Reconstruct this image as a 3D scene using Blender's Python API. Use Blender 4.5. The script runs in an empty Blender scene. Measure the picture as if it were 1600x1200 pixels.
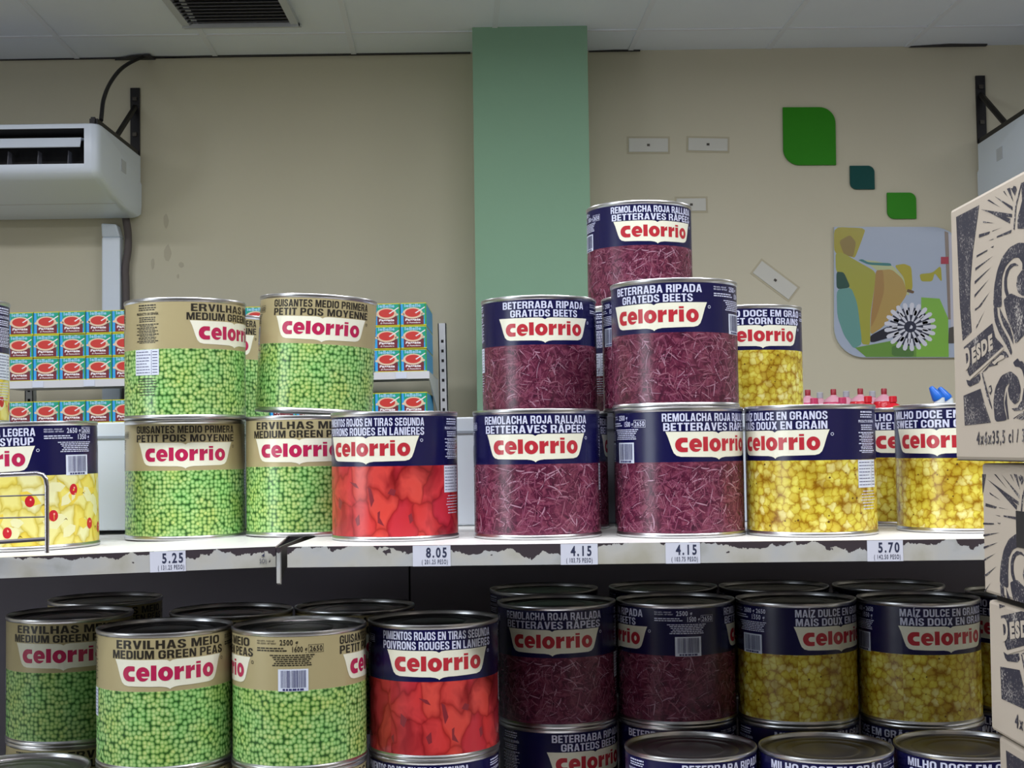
import bpy, bmesh, math, random
from mathutils import Vector, Matrix
from mathutils.geometry import tessellate_polygon

SC = bpy.context.scene
COL = SC.collection

# ------------------------------------------------------------------ camera
EYE = 1.30
F = 2150.0                      # focal length in pixels of the 1600 px wide frame
PITCH = math.atan(102 / F)
ROLL = 0.0145
_f = Vector((0, math.cos(PITCH), math.sin(PITCH)))
_u0 = Vector((0, -math.sin(PITCH), math.cos(PITCH)))
_r0 = Vector((1, 0, 0))
CR = _r0 * math.cos(ROLL) - _u0 * math.sin(ROLL)
CU = _u0 * math.cos(ROLL) + _r0 * math.sin(ROLL)
CF = _f
cam = bpy.data.cameras.new('camera')
cam.sensor_width = 36.0
cam.lens = 36.0 * F / 1600.0
cam.clip_start = 0.02
camo = bpy.data.objects.new('camera', cam)
COL.objects.link(camo)
mw = Matrix.Identity(4)
for i in range(3):
    mw[i][0] = CR[i]; mw[i][1] = CU[i]; mw[i][2] = -CF[i]; mw[i][3] = (0, 0, EYE)[i]
camo.matrix_world = mw
SC.camera = camo

# ------------------------------------------------------------------ world, exposure
w = bpy.data.worlds.new('world'); SC.world = w; w.use_nodes = True
w.node_tree.nodes['Background'].inputs[0].default_value = (0.55, 0.62, 0.72, 1)
w.node_tree.nodes['Background'].inputs[1].default_value = 0.6
SC.view_settings.view_transform = 'Standard'
SC.view_settings.look = 'None'
SC.view_settings.gamma = 1.0
SC.view_settings.use_curve_mapping = False
SC.view_settings.exposure = 0.0
SC.cycles.max_bounces = 8
SC.cycles.diffuse_bounces = 4
SC.cycles.glossy_bounces = 3

# ------------------------------------------------------------------ lamps (ceiling tubes, daylight from the shop window)
def area(name, loc, sx, sy, watts, col, rot=(0, 0, 0)):
    l = bpy.data.lights.new(name, 'AREA'); l.shape = 'RECTANGLE'; l.size = sx; l.size_y = sy
    l.energy = watts; l.color = col
    o = bpy.data.objects.new(name, l); COL.objects.link(o)
    o.location = loc; o.rotation_euler = rot
    return o
CEIL = EYE + 1.722
COOL = (0.95, 0.95, 1.0)
LAMPS = [(-1.7, 0.72, 38), (-0.1, 0.72, 38), (1.5, 0.72, 38), (-1.8, -2.4, 3), (1.8, -2.4, 3), (-2.1, 3.4, 33), (0.3, 3.4, 33), (2.6, 3.4, 33)]  # last row is added beyond the tins to light the back wall
for lx, ly, wt in LAMPS:
    area('tube_light', (lx, ly, CEIL - 0.075), 1.2, 0.26, wt, COOL)
WIN = (-4.5, -1.05, 1.50, 2.1, 1.05)      # wall x, centre y, centre z, width, height
area('window_daylight', (WIN[0] + 0.02, WIN[1], WIN[2]), WIN[4], WIN[3], 42, (0.85, 0.93, 1.0), (0, -math.pi / 2, 0))

# ------------------------------------------------------------------ helpers
def at(px, py, Y):
    d = CF + CR * ((px - 800) / F) + CU * ((600 - py) / F)
    return Vector((0, 0, EYE)) + d * (Y / d.y)

def lin(c):
    c /= 255.0
    return c / 12.92 if c <= 0.04045 else ((c + 0.055) / 1.055) ** 2.4

def rgb(r, g, b):
    return (lin(r), lin(g), lin(b), 1)

def mat(name, col, rough=0.5, metal=0.0, spec=0.5):
    m = bpy.data.materials.new(name); m.use_nodes = True
    b = m.node_tree.nodes['Principled BSDF']
    b.inputs['Base Color'].default_value = col
    b.inputs['Roughness'].default_value = rough
    b.inputs['Metallic'].default_value = metal
    b.inputs['Specular IOR Level'].default_value = spec
    return m

class NT:
    """small node-tree writer"""
    def __init__(s, m):
        s.t = m.node_tree; s.b = s.t.nodes['Principled BSDF']
    def n(s, typ, **kw):
        nd = s.t.nodes.new(typ)
        for k, v in kw.items():
            if k.startswith('i_'):
                key = k[2:]
                nd.inputs[int(key) if key.isdigit() else key.replace('_', ' ')].default_value = v
            else:
                setattr(nd, k, v)
        return nd
    def l(s, a, b):
        s.t.links.new(a, b)
    def ramp(s, fac, stops, interp='LINEAR'):
        r = s.t.nodes.new('ShaderNodeValToRGB'); r.color_ramp.interpolation = interp
        e = r.color_ramp.elements
        while len(e) < len(stops): e.new(0.5)
        for i, (p, c) in enumerate(stops):
            e[i].position = p; e[i].color = c
        s.l(fac, r.inputs[0]); return r.outputs[0]
    def mix(s, fac, a, b, mode='MIX'):
        m = s.t.nodes.new('ShaderNodeMix'); m.data_type = 'RGBA'; m.blend_type = mode
        for sock, v in ((m.inputs[0], fac), (m.inputs[6], a), (m.inputs[7], b)):
            if hasattr(v, 'is_linked'): s.l(v, sock)
            else: sock.default_value = v
        return m.outputs[2]
    def math(s, op, a, b=None):
        m = s.t.nodes.new('ShaderNodeMath'); m.operation = op
        for sock, v in ((m.inputs[0], a), (m.inputs[1], b)):
            if v is None: continue
            if hasattr(v, 'is_linked'): s.l(v, sock)
            else: sock.default_value = v
        return m.outputs[0]
    def base(s, c):
        s.l(c, s.b.inputs['Base Color'])

class MB:
    def __init__(s): s.v = []; s.f = []; s.m = []
    def add(s, vs, fs, mi=0):
        o = len(s.v); s.v += [tuple(v) for v in vs]
        s.f += [tuple(i + o for i in f) for f in fs]; s.m += [mi] * len(fs); return s
    def box(s, a, b, mi=0):
        x0, y0, z0 = a; x1, y1, z1 = b
        vs = [(x0, y0, z0), (x1, y0, z0), (x1, y1, z0), (x0, y1, z0), (x0, y0, z1), (x1, y0, z1), (x1, y1, z1), (x0, y1, z1)]
        return s.add(vs, [(3, 2, 1, 0), (4, 5, 6, 7), (0, 1, 5, 4), (1, 2, 6, 5), (2, 3, 7, 6), (3, 0, 4, 7)], mi)
    def lathe(s, prof, n=64, mi=0, cap0=False, cap1=False, cx=0, cy=0):
        o = len(s.v); k = len(prof)
        for i in range(n):
            a = 2 * math.pi * i / n
            for r, z in prof: s.v.append((cx + r * math.sin(a), cy - r * math.cos(a), z))
        for i in range(n):
            j = (i + 1) % n
            for q in range(k - 1):
                s.f.append((o + i * k + q, o + j * k + q, o + j * k + q + 1, o + i * k + q + 1)); s.m.append(mi)
        if cap0: s.f.append(tuple(o + (n - 1 - i) * k for i in range(n))); s.m.append(mi)
        if cap1: s.f.append(tuple(o + i * k + k - 1 for i in range(n))); s.m.append(mi)
        return s
    def prism(s, poly, axis, a, b, mi=0):
        """poly of 2D points extruded along axis ('x','y','z') from a to b"""
        n = len(poly)
        def P(p, t):
            return (t, p[0], p[1]) if axis == 'x' else (p[0], t, p[1]) if axis == 'y' else (p[0], p[1], t)
        vs = [P(p, a) for p in poly] + [P(p, b) for p in poly]
        fs = [(i, (i + 1) % n, n + (i + 1) % n, n + i) for i in range(n)]
        tris = tessellate_polygon([[Vector((p[0], p[1], 0)) for p in poly]])
        fs += [tuple(t) for t in tris] + [tuple(n + i for i in reversed(t)) for t in tris]
        return s.add(vs, fs, mi)
    def tube(s, pts, r, n=8, mi=0):
        pts = [Vector(p) for p in pts]; o = len(s.v); k = len(pts)
        up = Vector((0.13, 0.2, 1)).normalized()
        for i, p in enumerate(pts):
            t = (pts[min(i + 1, k - 1)] - pts[max(i - 1, 0)]).normalized()
            a = t.cross(up)
            if a.length < 1e-3: a = t.cross(Vector((1, 0, 0)))
            a.normalize(); b = t.cross(a)
            for q in range(n):
                th = 2 * math.pi * q / n
                s.v.append(tuple(p + a * (r * math.cos(th)) + b * (r * math.sin(th))))
        for i in range(k - 1):
            for q in range(n):
                z = (q + 1) % n
                s.f.append((o + i * n + q, o + i * n + z, o + (i + 1) * n + z, o + (i + 1) * n + q)); s.m.append(mi)
        s.f.append(tuple(o + q for q in range(n))); s.m.append(mi)
        s.f.append(tuple(o + (k - 1) * n + q for q in reversed(range(n)))); s.m.append(mi)
        return s
    def mesh(s, name, mats, smooth=False, fix=True):
        me = bpy.data.meshes.new(name); me.from_pydata(s.v, [], s.f)
        for m in mats: me.materials.append(m)
        if len(mats) > 1: me.polygons.foreach_set('material_index', s.m)
        if fix:
            bm = bmesh.new(); bm.from_mesh(me)
            bmesh.ops.recalc_face_normals(bm, faces=bm.faces); bm.to_mesh(me); bm.free()
        if smooth:
            me.polygons.foreach_set('use_smooth', [True] * len(me.polygons))
            me.set_sharp_from_angle(angle=math.radians(38))
        me.update(); return me
    def build(s, name, mats, parent=None, smooth=False, fix=True, bevel=0.0):
        if not isinstance(mats, (list, tuple)): mats = [mats]
        o = bpy.data.objects.new(name, s.mesh(name, mats, smooth, fix)); COL.objects.link(o)
        if parent is not None: o.parent = parent
        if bevel:
            b = o.modifiers.new('bevel', 'BEVEL'); b.width = bevel; b.segments = 2; b.limit_method = 'ANGLE'
        return o

def tag(o, label, cat, group=None):
    o['label'] = label; o['category'] = cat
    if group: o['group'] = group
    return o
def thing(name, label, cat, loc=(0, 0, 0), group=None):
    o = bpy.data.objects.new(name, None); COL.objects.link(o); o.location = loc; o.empty_display_size = 0.05
    return tag(o, label, cat, group)
def struct(name, mb, mats, **k):
    o = mb.build(name, mats, **k); o['kind'] = 'structure'; return o
def copy_obj(o, parent=None):
    c = o.copy(); COL.objects.link(c)
    if parent is not None: c.parent = parent
    return c
def copy_tree(o, parent=None):
    c = copy_obj(o, parent)
    for ch in o.children: copy_tree(ch, c)
    return c

def ell(cx, cy, rx, ry, a0=0, a1=360, n=28):
    return [(cx + rx * math.cos(math.radians(a0 + (a1 - a0) * i / n)), cy + ry * math.sin(math.radians(a0 + (a1 - a0) * i / n))) for i in range(n + (0 if abs(a1 - a0) == 360 else 1))]

# ------------------------------------------------------------------ flat print shapes
class P2:
    """flat polygons; (x, y) in metres, one material index per face"""
    def __init__(s): s.v = []; s.f = []; s.m = []
    def poly(s, outer, holes=(), mi=0):
        loops = [list(outer)] + [list(h) for h in holes]
        flat = [p for lp in loops for p in lp]
        o = len(s.v); s.v += [(p[0], p[1]) for p in flat]
        for t in tessellate_polygon([[Vector((p[0], p[1], 0)) for p in lp] for lp in loops]):
            a, b, c = (flat[i] for i in t)
            ar = (b[0] - a[0]) * (c[1] - a[1]) - (c[0] - a[0]) * (b[1] - a[1])
            if abs(ar) < 1e-14: continue
            t = t if ar > 0 else tuple(reversed(t))
            s.f.append(tuple(i + o for i in t)); s.m.append(mi)
        return s
    def rect(s, x0, y0, x1, y1, mi=0):
        return s.poly([(x0, y0), (x1, y0), (x1, y1), (x0, y1)], mi=mi)
    def frame(s, x0, y0, x1, y1, t, mi=0):
        return s.rect(x0, y0, x1, y0 + t, mi).rect(x0, y1 - t, x1, y1, mi).rect(x0, y0, x0 + t, y1, mi).rect(x1 - t, y0, x1, y1, mi)
    def add(s, other, fn=lambda x, y: (x, y), mi=None):
        o = len(s.v); s.v += [fn(x, y) for x, y in other.v]
        s.f += [tuple(i + o for i in f) for f in other.f]
        s.m += [mi] * len(other.f) if mi is not None else other.m
        return s
    def text(s, body, xc, y0, cap, width=None, bold=0.045, mi=0, align='C', space=1.12, shear=0.0):
        """capitals of height cap standing on y0; width fixes the line's length"""
        t = text2d(body, bold, space)
        x0 = min(v[0] for v in t.v); x1 = max(v[0] for v in t.v)
        ky = cap / (0.682 + 2 * bold)
        kx = width / (x1 - x0) if width else ky * 0.8
        L = (x1 - x0) * kx
        ox = xc - L / 2 if align == 'C' else xc if align == 'L' else xc - L
        return s.add(t, lambda x, y: (ox + (x - x0) * kx + shear * (y + bold) * ky, y0 + (y + bold) * ky), mi)
    def words(s, x0, x1, y0, h, mi=0, rnd=None, align='C'):
        """an illegible line of small print: a row of word-long dashes"""
        r = rnd or random; L = (x1 - x0) * r.uniform(0.72, 1.0)
        x = (x0 + x1 - L) / 2 if align == 'C' else x0
        end = x + L
        while x < end - 0.001:
            q = min(r.uniform(0.0022, 0.0058), end - x); s.rect(x, y0, x + q, y0 + h, mi); x += q + 0.0008
        return s
    def barcode(s, x0, y0, x1, y1, rnd, mw=0, mk=1):
        s.rect(x0, y0, x1, y1, mw)
        x = x0 + (x1 - x0) * 0.1; e = x1 - (x1 - x0) * 0.08; h = (y1 - y0)
        while x < e - 0.0004:
            q = rnd.choice((0.0004, 0.0004, 0.0007, 0.001)); s.rect(x, y0 + h * 0.16, min(x + q, e), y1 - h * 0.06, mk); x += q + rnd.choice((0.0005, 0.0005, 0.0009))
        s.words(x0 + (x1 - x0) * 0.05, x1 - (x1 - x0) * 0.05, y0 + h * 0.03, h * 0.09, mk, rnd)
        return s
    def mesh(s, name, mats, fn, cut=None):
        """fn lifts (x, y) to a 3D point; cut slices along x so that the sheet can bend"""
        me = bpy.data.meshes.new(name)
        me.from_pydata([(x, y, 0) for x, y in s.v], [], s.f)
        for m in mats: me.materials.append(m)
        if len(mats) > 1: me.polygons.foreach_set('material_index', s.m)
        bm = bmesh.new(); bm.from_mesh(me)
        if cut:
            xs = [v.co.x for v in bm.verts]; k = math.floor(min(xs) / cut) + 1
            while k * cut < max(xs):
                bmesh.ops.bisect_plane(bm, geom=bm.verts[:] + bm.edges[:] + bm.faces[:], plane_co=(k * cut, 0, 0), plane_no=(1, 0, 0), dist=1e-7); k += 1
        for v in bm.verts: v.co = fn(v.co.x, v.co.y)
        bm.to_mesh(me); bm.free(); me.update(); return me
    def build(s, name, mats, fn, parent=None, cut=None):
        if not isinstance(mats, (list, tuple)): mats = [mats]
        o = bpy.data.objects.new(name, s.mesh(name, mats, fn, cut)); COL.objects.link(o)
        if parent is not None: o.parent = parent
        return o

# a heavy grotesque alphabet for the product names, cap height 1: outline and holes per letter
def _arc(cx, cy, rx, ry, a0, a1, n=7): return ell(cx, cy, rx, ry, a0, a1, n)
def _alphabet():
    s, h, A = .21, .175, {}
    R = lambda w, r=.26: _arc(w - r, 1 - r, r, r, 0, 90) + _arc(r, 1 - r, r, r, 90, 180) + _arc(r, r, r, r, 180, 270) + _arc(w - r, r, r, r, 270, 360)
    def Ri(w, r=.1): return [(s + (x / w) * (w - 2 * s), h + y * (1 - 2 * h)) for x, y in R(w, r * w / (w - 2 * s))]
    rect = lambda x0, y0, x1, y1: [(x0, y0), (x1, y0), (x1, y1), (x0, y1)]
    A['A'] = (.72, [([(0, 0), (.215, 0), (.25, .19), (.47, .19), (.505, 0), (.72, 0), (.49, 1), (.23, 1)], [[(.28, .34), (.44, .34), (.36, .74)]])])
    bowl = lambda x, y0, y1, r: _arc(x - r, y0 + r, r, r, 270, 360) + _arc(x - r, y1 - r, r, r, 0, 90)
    A['B'] = (.68, [([(0, 0)] + _arc(.46, .22, .22, .22, 270, 360) + [(.68, .36), (.60, .52), (.66, .64)] + _arc(.44, .78, .22, .22, 0, 90) + [(0, 1)], [[(s, .16)] + bowl(.47, .16, .43, .08) + [(s, .43)], [(s, .58)] + bowl(.45, .58, .84, .08) + [(s, .84)]])])
    def CG(w, g):
        o = _arc(w - .26, .74, .26, .26, 0, 90) + _arc(.26, .74, .26, .26, 90, 180) + _arc(.26, .26, .26, .26, 180, 270) + _arc(w - .26, .26, .26, .26, 270, 360)
        ii = _arc(w - s - .1, h + .1, .1, .1, 360, 270) + _arc(s + .1, h + .1, .1, .1, 270, 180) + _arc(s + .1, 1 - h - .1, .1, .1, 180, 90) + _arc(w - s - .1, 1 - h - .1, .1, .1, 90, 0)
        if g: return [(w, .63)] + o + [(w, .54), (w * .54, .54), (w * .54, .39), (w - s, .39)] + ii + [(w - s, .63)]
        return [(w, .63)] + o + [(w, .38), (w - s, .38)] + ii + [(w - s, .63)]
    A['C'] = (.67, [(CG(.67, 0), [])]); A['G'] = (.69, [(CG(.69, 1), [])])
    A['D'] = (.68, [([(0, 0)] + bowl(.68, 0, 1, .3) + [(0, 1)], [[(s, h)] + bowl(.68 - s, h, 1 - h, .12) + [(s, 1 - h)]])])
    A['E'] = (.56, [([(0, 0), (.56, 0), (.56, h), (s, h), (s, .42), (.52, .42), (.52, .585), (s, .585), (s, 1 - h), (.55, 1 - h), (.55, 1), (0, 1)], [])])
    A['F'] = (.54, [([(0, 0), (s, 0), (s, .41), (.49, .41), (.49, .58), (s, .58), (s, 1 - h), (.54, 1 - h), (.54, 1), (0, 1)], [])])
    A['H'] = (.68, [([(0, 0), (s, 0), (s, .41), (.47, .41), (.47, 0), (.68, 0), (.68, 1), (.47, 1), (.47, .59), (s, .59), (s, 1), (0, 1)], [])])
    A['I'] = (.21, [(rect(0, 0, .21, 1), [])])
    A['J'] = (.54, [([(.54, 1), (.33, 1)] + _arc(.27, .24, .06, .07, 0, -180, 6) + [(.21, .36), (0, .36)] + _arc(.27, .25, .27, .25, 180, 360, 10), [])])
    A['L'] = (.53, [([(0, 0), (.53, 0), (.53, h), (s, h), (s, 1), (0, 1)], [])])
    A['M'] = (.86, [([(0, 0), (.19, 0), (.19, .64), (.34, 0), (.52, 0), (.67, .64), (.67, 0), (.86, 0), (.86, 1), (.59, 1), (.43, .38), (.27, 1), (0, 1)], [])])
    A['N'] = (.68, [([(0, 0), (.195, 0), (.195, .60), (.45, 0), (.68, 0), (.68, 1), (.485, 1), (.485, .40), (.23, 1), (0, 1)], [])])
    A['O'] = (.69, [(R(.69, .28), [Ri(.69)])])
    A['P'] = (.65, [([(0, 0), (s, 0), (s, .36)] + bowl(.65, .36, 1, .24) + [(0, 1)], [[(s, .52)] + bowl(.65 - s, .52, .84, .09) + [(s, .84)]])])
    A['R'] = (.69, [([(0, 0), (s, 0), (s, .40), (.32, .40), (.42, .33), (.45, 0), (.69, 0), (.64, .34), (.55, .46), (.65, .58)] + _arc(.44, .78, .23, .22, 0, 90) + [(0, 1)], [[(s, .55)] + bowl(.45, .55, .84, .09) + [(s, .84)]])])
    S1 = [(.62, .70), (.62, .76)] + _arc(.37, .75, .25, .25, 0, 90) + _arc(.27, .73, .26, .27, 90, 200) + [(.12, .52), (.36, .40), (.42, .33)] + _arc(.32, .26, .10, .11, 10, -100) + _arc(.29, .26, .09, .11, 270, 180) + [(.20, .33), (-.01, .33)] + _arc(.27, .26, .28, .27, 180, 270) + _arc(.37, .27, .28, .28, 270, 380) + [(.55, .46), (.30, .60), (.23, .68)] + _arc(.31, .76, .08, .09, 190, 90, 5) + _arc(.33, .76, .08, .09, 90, 0, 5) + [(.41, .70)]
    A['S'] = (.65, [(S1, [])])
    A['T'] = (.58, [([(.185, 0), (.395, 0), (.395, 1 - h), (.58, 1 - h), (.58, 1), (0, 1), (0, 1 - h), (.185, 1 - h)], [])])
    A['U'] = (.67, [([(0, 1), (0, .25)] + _arc(.25, .25, .25, .25, 180, 270) + _arc(.42, .25, .25, .25, 270, 360) + [(.67, 1), (.46, 1)] + _arc(.335, .26, .125, .09, 0, -180, 8) + [(.21, 1)], [])])
    A['V'] = (.70, [([(.235, 0), (.465, 0), (.70, 1), (.475, 1), (.35, .33), (.225, 1), (0, 1)], [])])
    A['W'] = (1.0, [([(.16, 0), (.38, 0), (.5, .58), (.62, 0), (.84, 0), (1, 1), (.79, 1), (.715, .38), (.6, 1), (.4, 1), (.285, .38), (.21, 1), (0, 1)], [])])
    A['X'] = (.70, [([(0, 0), (.235, 0), (.35, .3), (.465, 0), (.7, 0), (.47, .51), (.69, 1), (.46, 1), (.35, .72), (.24, 1), (.01, 1), (.23, .51)], [])])
    A['Y'] = (.68, [([(.235, 0), (.445, 0), (.445, .38), (.68, 1), (.455, 1), (.34, .62), (.225, 1), (0, 1), (.235, .38)], [])])
    A['Z'] = (.60, [([(0, 0), (.6, 0), (.6, h), (.25, h), (.6, .83), (.6, 1), (.02, 1), (.02, 1 - h), (.34, 1 - h), (0, .17)], [])])
    acc = {'acute': [[(-.09, 1.06), (.02, 1.06), (.15, 1.24), (-.02, 1.24)]], 'grave': [[(.09, 1.06), (-.02, 1.06), (-.15, 1.24), (.02, 1.24)]], 'circ': [[(-.2, 1.05), (-.07, 1.05), (0, 1.13), (.07, 1.05), (.2, 1.05), (.07, 1.23), (-.07, 1.23)]],
           'tilde': [[(-.2, 1.06), (-.12, 1.06), (-.06, 1.1), (.08, 1.05), (.17, 1.08), (.2, 1.2), (.12, 1.2), (.07, 1.16), (-.06, 1.21), (-.16, 1.18)]], 'dots': [rect(-.19, 1.06, -.05, 1.2), rect(.05, 1.06, .19, 1.2)]}
    for ch, b, a in (('Â', 'A', 'circ'), ('Ã', 'A', 'tilde'), ('É', 'E', 'acute'), ('È', 'E', 'grave'), ('Í', 'I', 'acute'), ('Ï', 'I', 'dots'), ('Ñ', 'N', 'tilde'), ('Á', 'A', 'acute')):
        w, g = A[b]; A[ch] = (w, g + [([(x + w / 2, y) for x, y in pl], []) for pl in acc[a]])
    return A
ALPHA = _alphabet()
def headline(p, body, xc, y0, cap, width, mi=0):
    t = P2(); x = 0
    for ch in body:
        if ch == ' ': x += .3; continue
        w, gl = ALPHA[ch]
        for o, hs in gl: t.poly([(a + x, b) for a, b in o], [[(a + x, b) for a, b in q] for q in hs])
        x += w + .105
    x -= .105; k = width / x
    return p.add(t, lambda a, b: (xc + (a - x / 2) * k, y0 + b * cap), mi)

_tc = bpy.data.curves.new('lettering_source', 'FONT'); _tc.resolution_u = 3
_to = bpy.data.objects.new('lettering_source', _tc)
_cache = {}
def text2d(body, bold, space):
    k = (body, bold, space)
    if k not in _cache:
        _tc.body = body; _tc.offset = bold; _tc.space_character = space
        me = bpy.data.meshes.new_from_object(_to)
        p = P2(); p.v = [(v.co.x, v.co.y) for v in me.vertices]
        for f in me.polygons:
            vs = tuple(f.vertices); a = 0
            for i in range(len(vs)):
                x0, y0 = p.v[vs[i]]; x1, y1 = p.v[vs[(i + 1) % len(vs)]]; a += x0 * y1 - x1 * y0
            p.f.append(vs if a > 0 else tuple(reversed(vs)))
        p.m = [0] * len(p.f)
        bpy.data.meshes.remove(me); _cache[k] = p
    return _cache[k]

def brand_word():
    """the fat rounded word on the badge, x-height 1"""
    p = P2(); x = 0
    def put(pl, *hs): p.poly([(x + a, b) for a, b in pl], [[(x + a, b) for a, b in h] for h in hs])
    def o(w): put(ell(w / 2, .485, w / 2, .53), ell(w / 2 + .01, .485, .14, .215, n=18))
    def r(): put([(0, 0), (.38, 0), (.38, .46), (.42, .55), (.52, .6), (.68, .58), (.68, .98), (.58, .97), (.46, .9), (.38, .79), (.38, .975), (0, .975)])
    put([(.935, .70), (.935, 1.05), (.80, 1.075)] + ell(.52, .51, .52, .565, 90, 270, 20) + [(.80, -.055), (.935, -.03), (.935, .30)] + ell(.66, .5, .22, .205, 270, 90, 10)); x += 1.045
    put(ell(.49, .485, .49, .53, -19, 327, 30) + [(.58, .185), (.46, .21), (.405, .27), (.40, .312)], ell(.52, .555, .14, .12, 0, 180, 8)); x += 1.072
    put([(0, 0), (.39, 0), (.39, 1.125), (0, 1.125)]); x += .5
    o(1.045); x += 1.14
    r(); x += .81
    r(); x += .785
    put([(0, 0), (.37, 0), (.37, .97), (0, .97)]); put([(0, 1.06), (.37, 1.06), (.37, 1.22), (0, 1.22)]); x += .535
    o(1.0); x += 1.0
    p.v = [(a / x - 0.5, b) for a, b in p.v]
    return p
BRAND = brand_word()

# ------------------------------------------------------------------ materials
TIN = mat('tin_metal', (0.62, 0.62, 0.63, 1), 0.3, 1.0)
LID = mat('tin_lid', (0.27, 0.26, 0.26, 1), 0.36, 1.0)
GLOSS = 0.27
GOLD = mat('gold_paper', rgb(180, 168, 126), 0.34, 0.15)
NAVY = mat('navy_paper', rgb(16, 15, 66), GLOSS)
CREAM = mat('cream_print', rgb(234, 234, 214), GLOSS)
CRIMSON = mat('crimson_print', rgb(180, 38, 82), GLOSS)
RED = mat('red_print', rgb(182, 46, 58), GLOSS)
BLACKINK = mat('dark_ink', rgb(38, 34, 26), 0.4)
WHITEINK = mat('white_ink', rgb(210, 214, 238), GLOSS)
BARINK = mat('barcode_ink', rgb(50, 52, 100), 0.4)
STICKER = mat('white_sticker', rgb(214, 222, 238), 0.4)

for m_ in (NAVY, GOLD):
    nt = NT(m_); tc = nt.n('ShaderNodeTexCoord'); n = nt.n('ShaderNodeTexNoise', i_Scale=26.0, i_Detail=2.0); nt.l(tc.outputs['Object'], n.inputs['Vector'])
    b = nt.n('ShaderNodeBump', i_Strength=0.16, i_Distance=0.002); nt.l(n.outputs['Fac'], b.inputs['Height']); nt.l(b.outputs[0], nt.b.inputs['Normal'])
def uvmap(nt, sx, sy=None, dx=0, dy=0):
    tc = nt.n('ShaderNodeTexCoord'); mp = nt.n('ShaderNodeMapping')
    mp.inputs['Scale'].default_value = (sx, sy or sx, 1); mp.inputs['Location'].default_value = (dx, dy, 0)
    nt.l(tc.outputs['UV'], mp.inputs[0]); return mp.outputs[0]
def noise2(nt, vec, scale, detail=2.0):
    n = nt.n('ShaderNodeTexNoise'); n.noise_dimensions = '2D'
    n.inputs['Scale'].default_value = scale; n.inputs['Detail'].default_value = detail
    nt.l(vec, n.inputs['Vector']); return n
def voro2(nt, vec, scale, rnd=0.8, feature='F1'):
    v = nt.n('ShaderNodeTexVoronoi'); v.voronoi_dimensions = '2D'; v.feature = feature
    v.inputs['Scale'].default_value = scale; v.inputs['Randomness'].default_value = rnd
    nt.l(vec, v.inputs['Vector']); return v
def warp(nt, vec, scale, amt):
    n = noise2(nt, vec, scale)
    s = nt.n('ShaderNodeVectorMath', operation='SUBTRACT'); s.inputs[1].default_value = (0.5, 0.5, 0.5); nt.l(n.outputs['Color'], s.inputs[0])
    m = nt.n('ShaderNodeVectorMath', operation='SCALE'); m.inputs['Scale'].default_value = amt; nt.l(s.outputs[0], m.inputs[0])
    a = nt.n('ShaderNodeVectorMath', operation='ADD'); nt.l(vec, a.inputs[0]); nt.l(m.outputs[0], a.inputs[1]); return a.outputs[0]

def photo_peas():
    m = mat('pea_photograph', (0.3, 0.5, 0.15, 1), GLOSS); nt = NT(m)
    uv = uvmap(nt, 1)
    v = voro2(nt, uv, 196, 0.66)
    sph = nt.ramp(v.outputs['Distance'], [(0.0, rgb(226, 240, 206)), (0.2, rgb(204, 224, 182)), (0.42, rgb(160, 198, 142)), (0.62, rgb(84, 126, 78)), (0.8, rgb(54, 90, 54))])
    sep = nt.n('ShaderNodeSeparateColor'); nt.l(v.outputs['Color'], sep.inputs[0])
    tint = nt.ramp(sep.outputs[0], [(0, rgb(212, 232, 186)), (0.5, rgb(226, 242, 202)), (1, rgb(248, 248, 204))])
    big = noise2(nt, uv, 22, 1)
    patch = nt.ramp(big.outputs['Fac'], [(0.3, rgb(214, 245, 220)), (0.5, rgb(240, 246, 232)), (0.7, rgb(244, 242, 200))])
    c = nt.mix(1.0, sph, tint, 'MULTIPLY'); c = nt.mix(0.8, c, patch, 'MULTIPLY'); nt.base(c); return m
def photo_corn():
    m = mat('corn_photograph', (0.7, 0.6, 0.1, 1), GLOSS); nt = NT(m)
    uv = uvmap(nt, 1); wv = warp(nt, uv, 150, 0.008)
    v = voro2(nt, wv, 104, 0.8); e = voro2(nt, wv, 104, 0.8, 'DISTANCE_TO_EDGE')
    sep = nt.n('ShaderNodeSeparateColor'); nt.l(v.outputs['Color'], sep.inputs[0])
    body = nt.ramp(sep.outputs[0], [(0, rgb(210, 190, 74)), (0.35, rgb(220, 210, 84)), (0.7, rgb(226, 218, 110)), (1, rgb(230, 224, 156))])
    shade = nt.ramp(v.outputs['Distance'], [(0.08, (1, 1, 1, 1)), (0.42, rgb(244, 238, 204)), (0.75, rgb(196, 166, 104))])
    edge = nt.ramp(e.outputs['Distance'], [(0.0, rgb(222, 200, 146)), (0.04, rgb(240, 228, 190)), (0.14, (1, 1, 1, 1))])
    c = nt.mix(1.0, body, shade, 'MULTIPLY'); c = nt.mix(0.8, c, edge, 'MULTIPLY')
    n = noise2(nt, uv, 75, 1); dk = nt.ramp(n.outputs['Fac'], [(0.66, (0, 0, 0, 1)), (0.74, (1, 1, 1, 1))])
    n3 = noise2(nt, uv, 34, 2); tone = nt.ramp(n3.outputs['Fac'], [(0.32, rgb(214, 196, 150)), (0.55, (1, 1, 1, 1))])
    c = nt.mix(0.9, c, tone, 'MULTIPLY'); nt.base(c); return m
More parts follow.
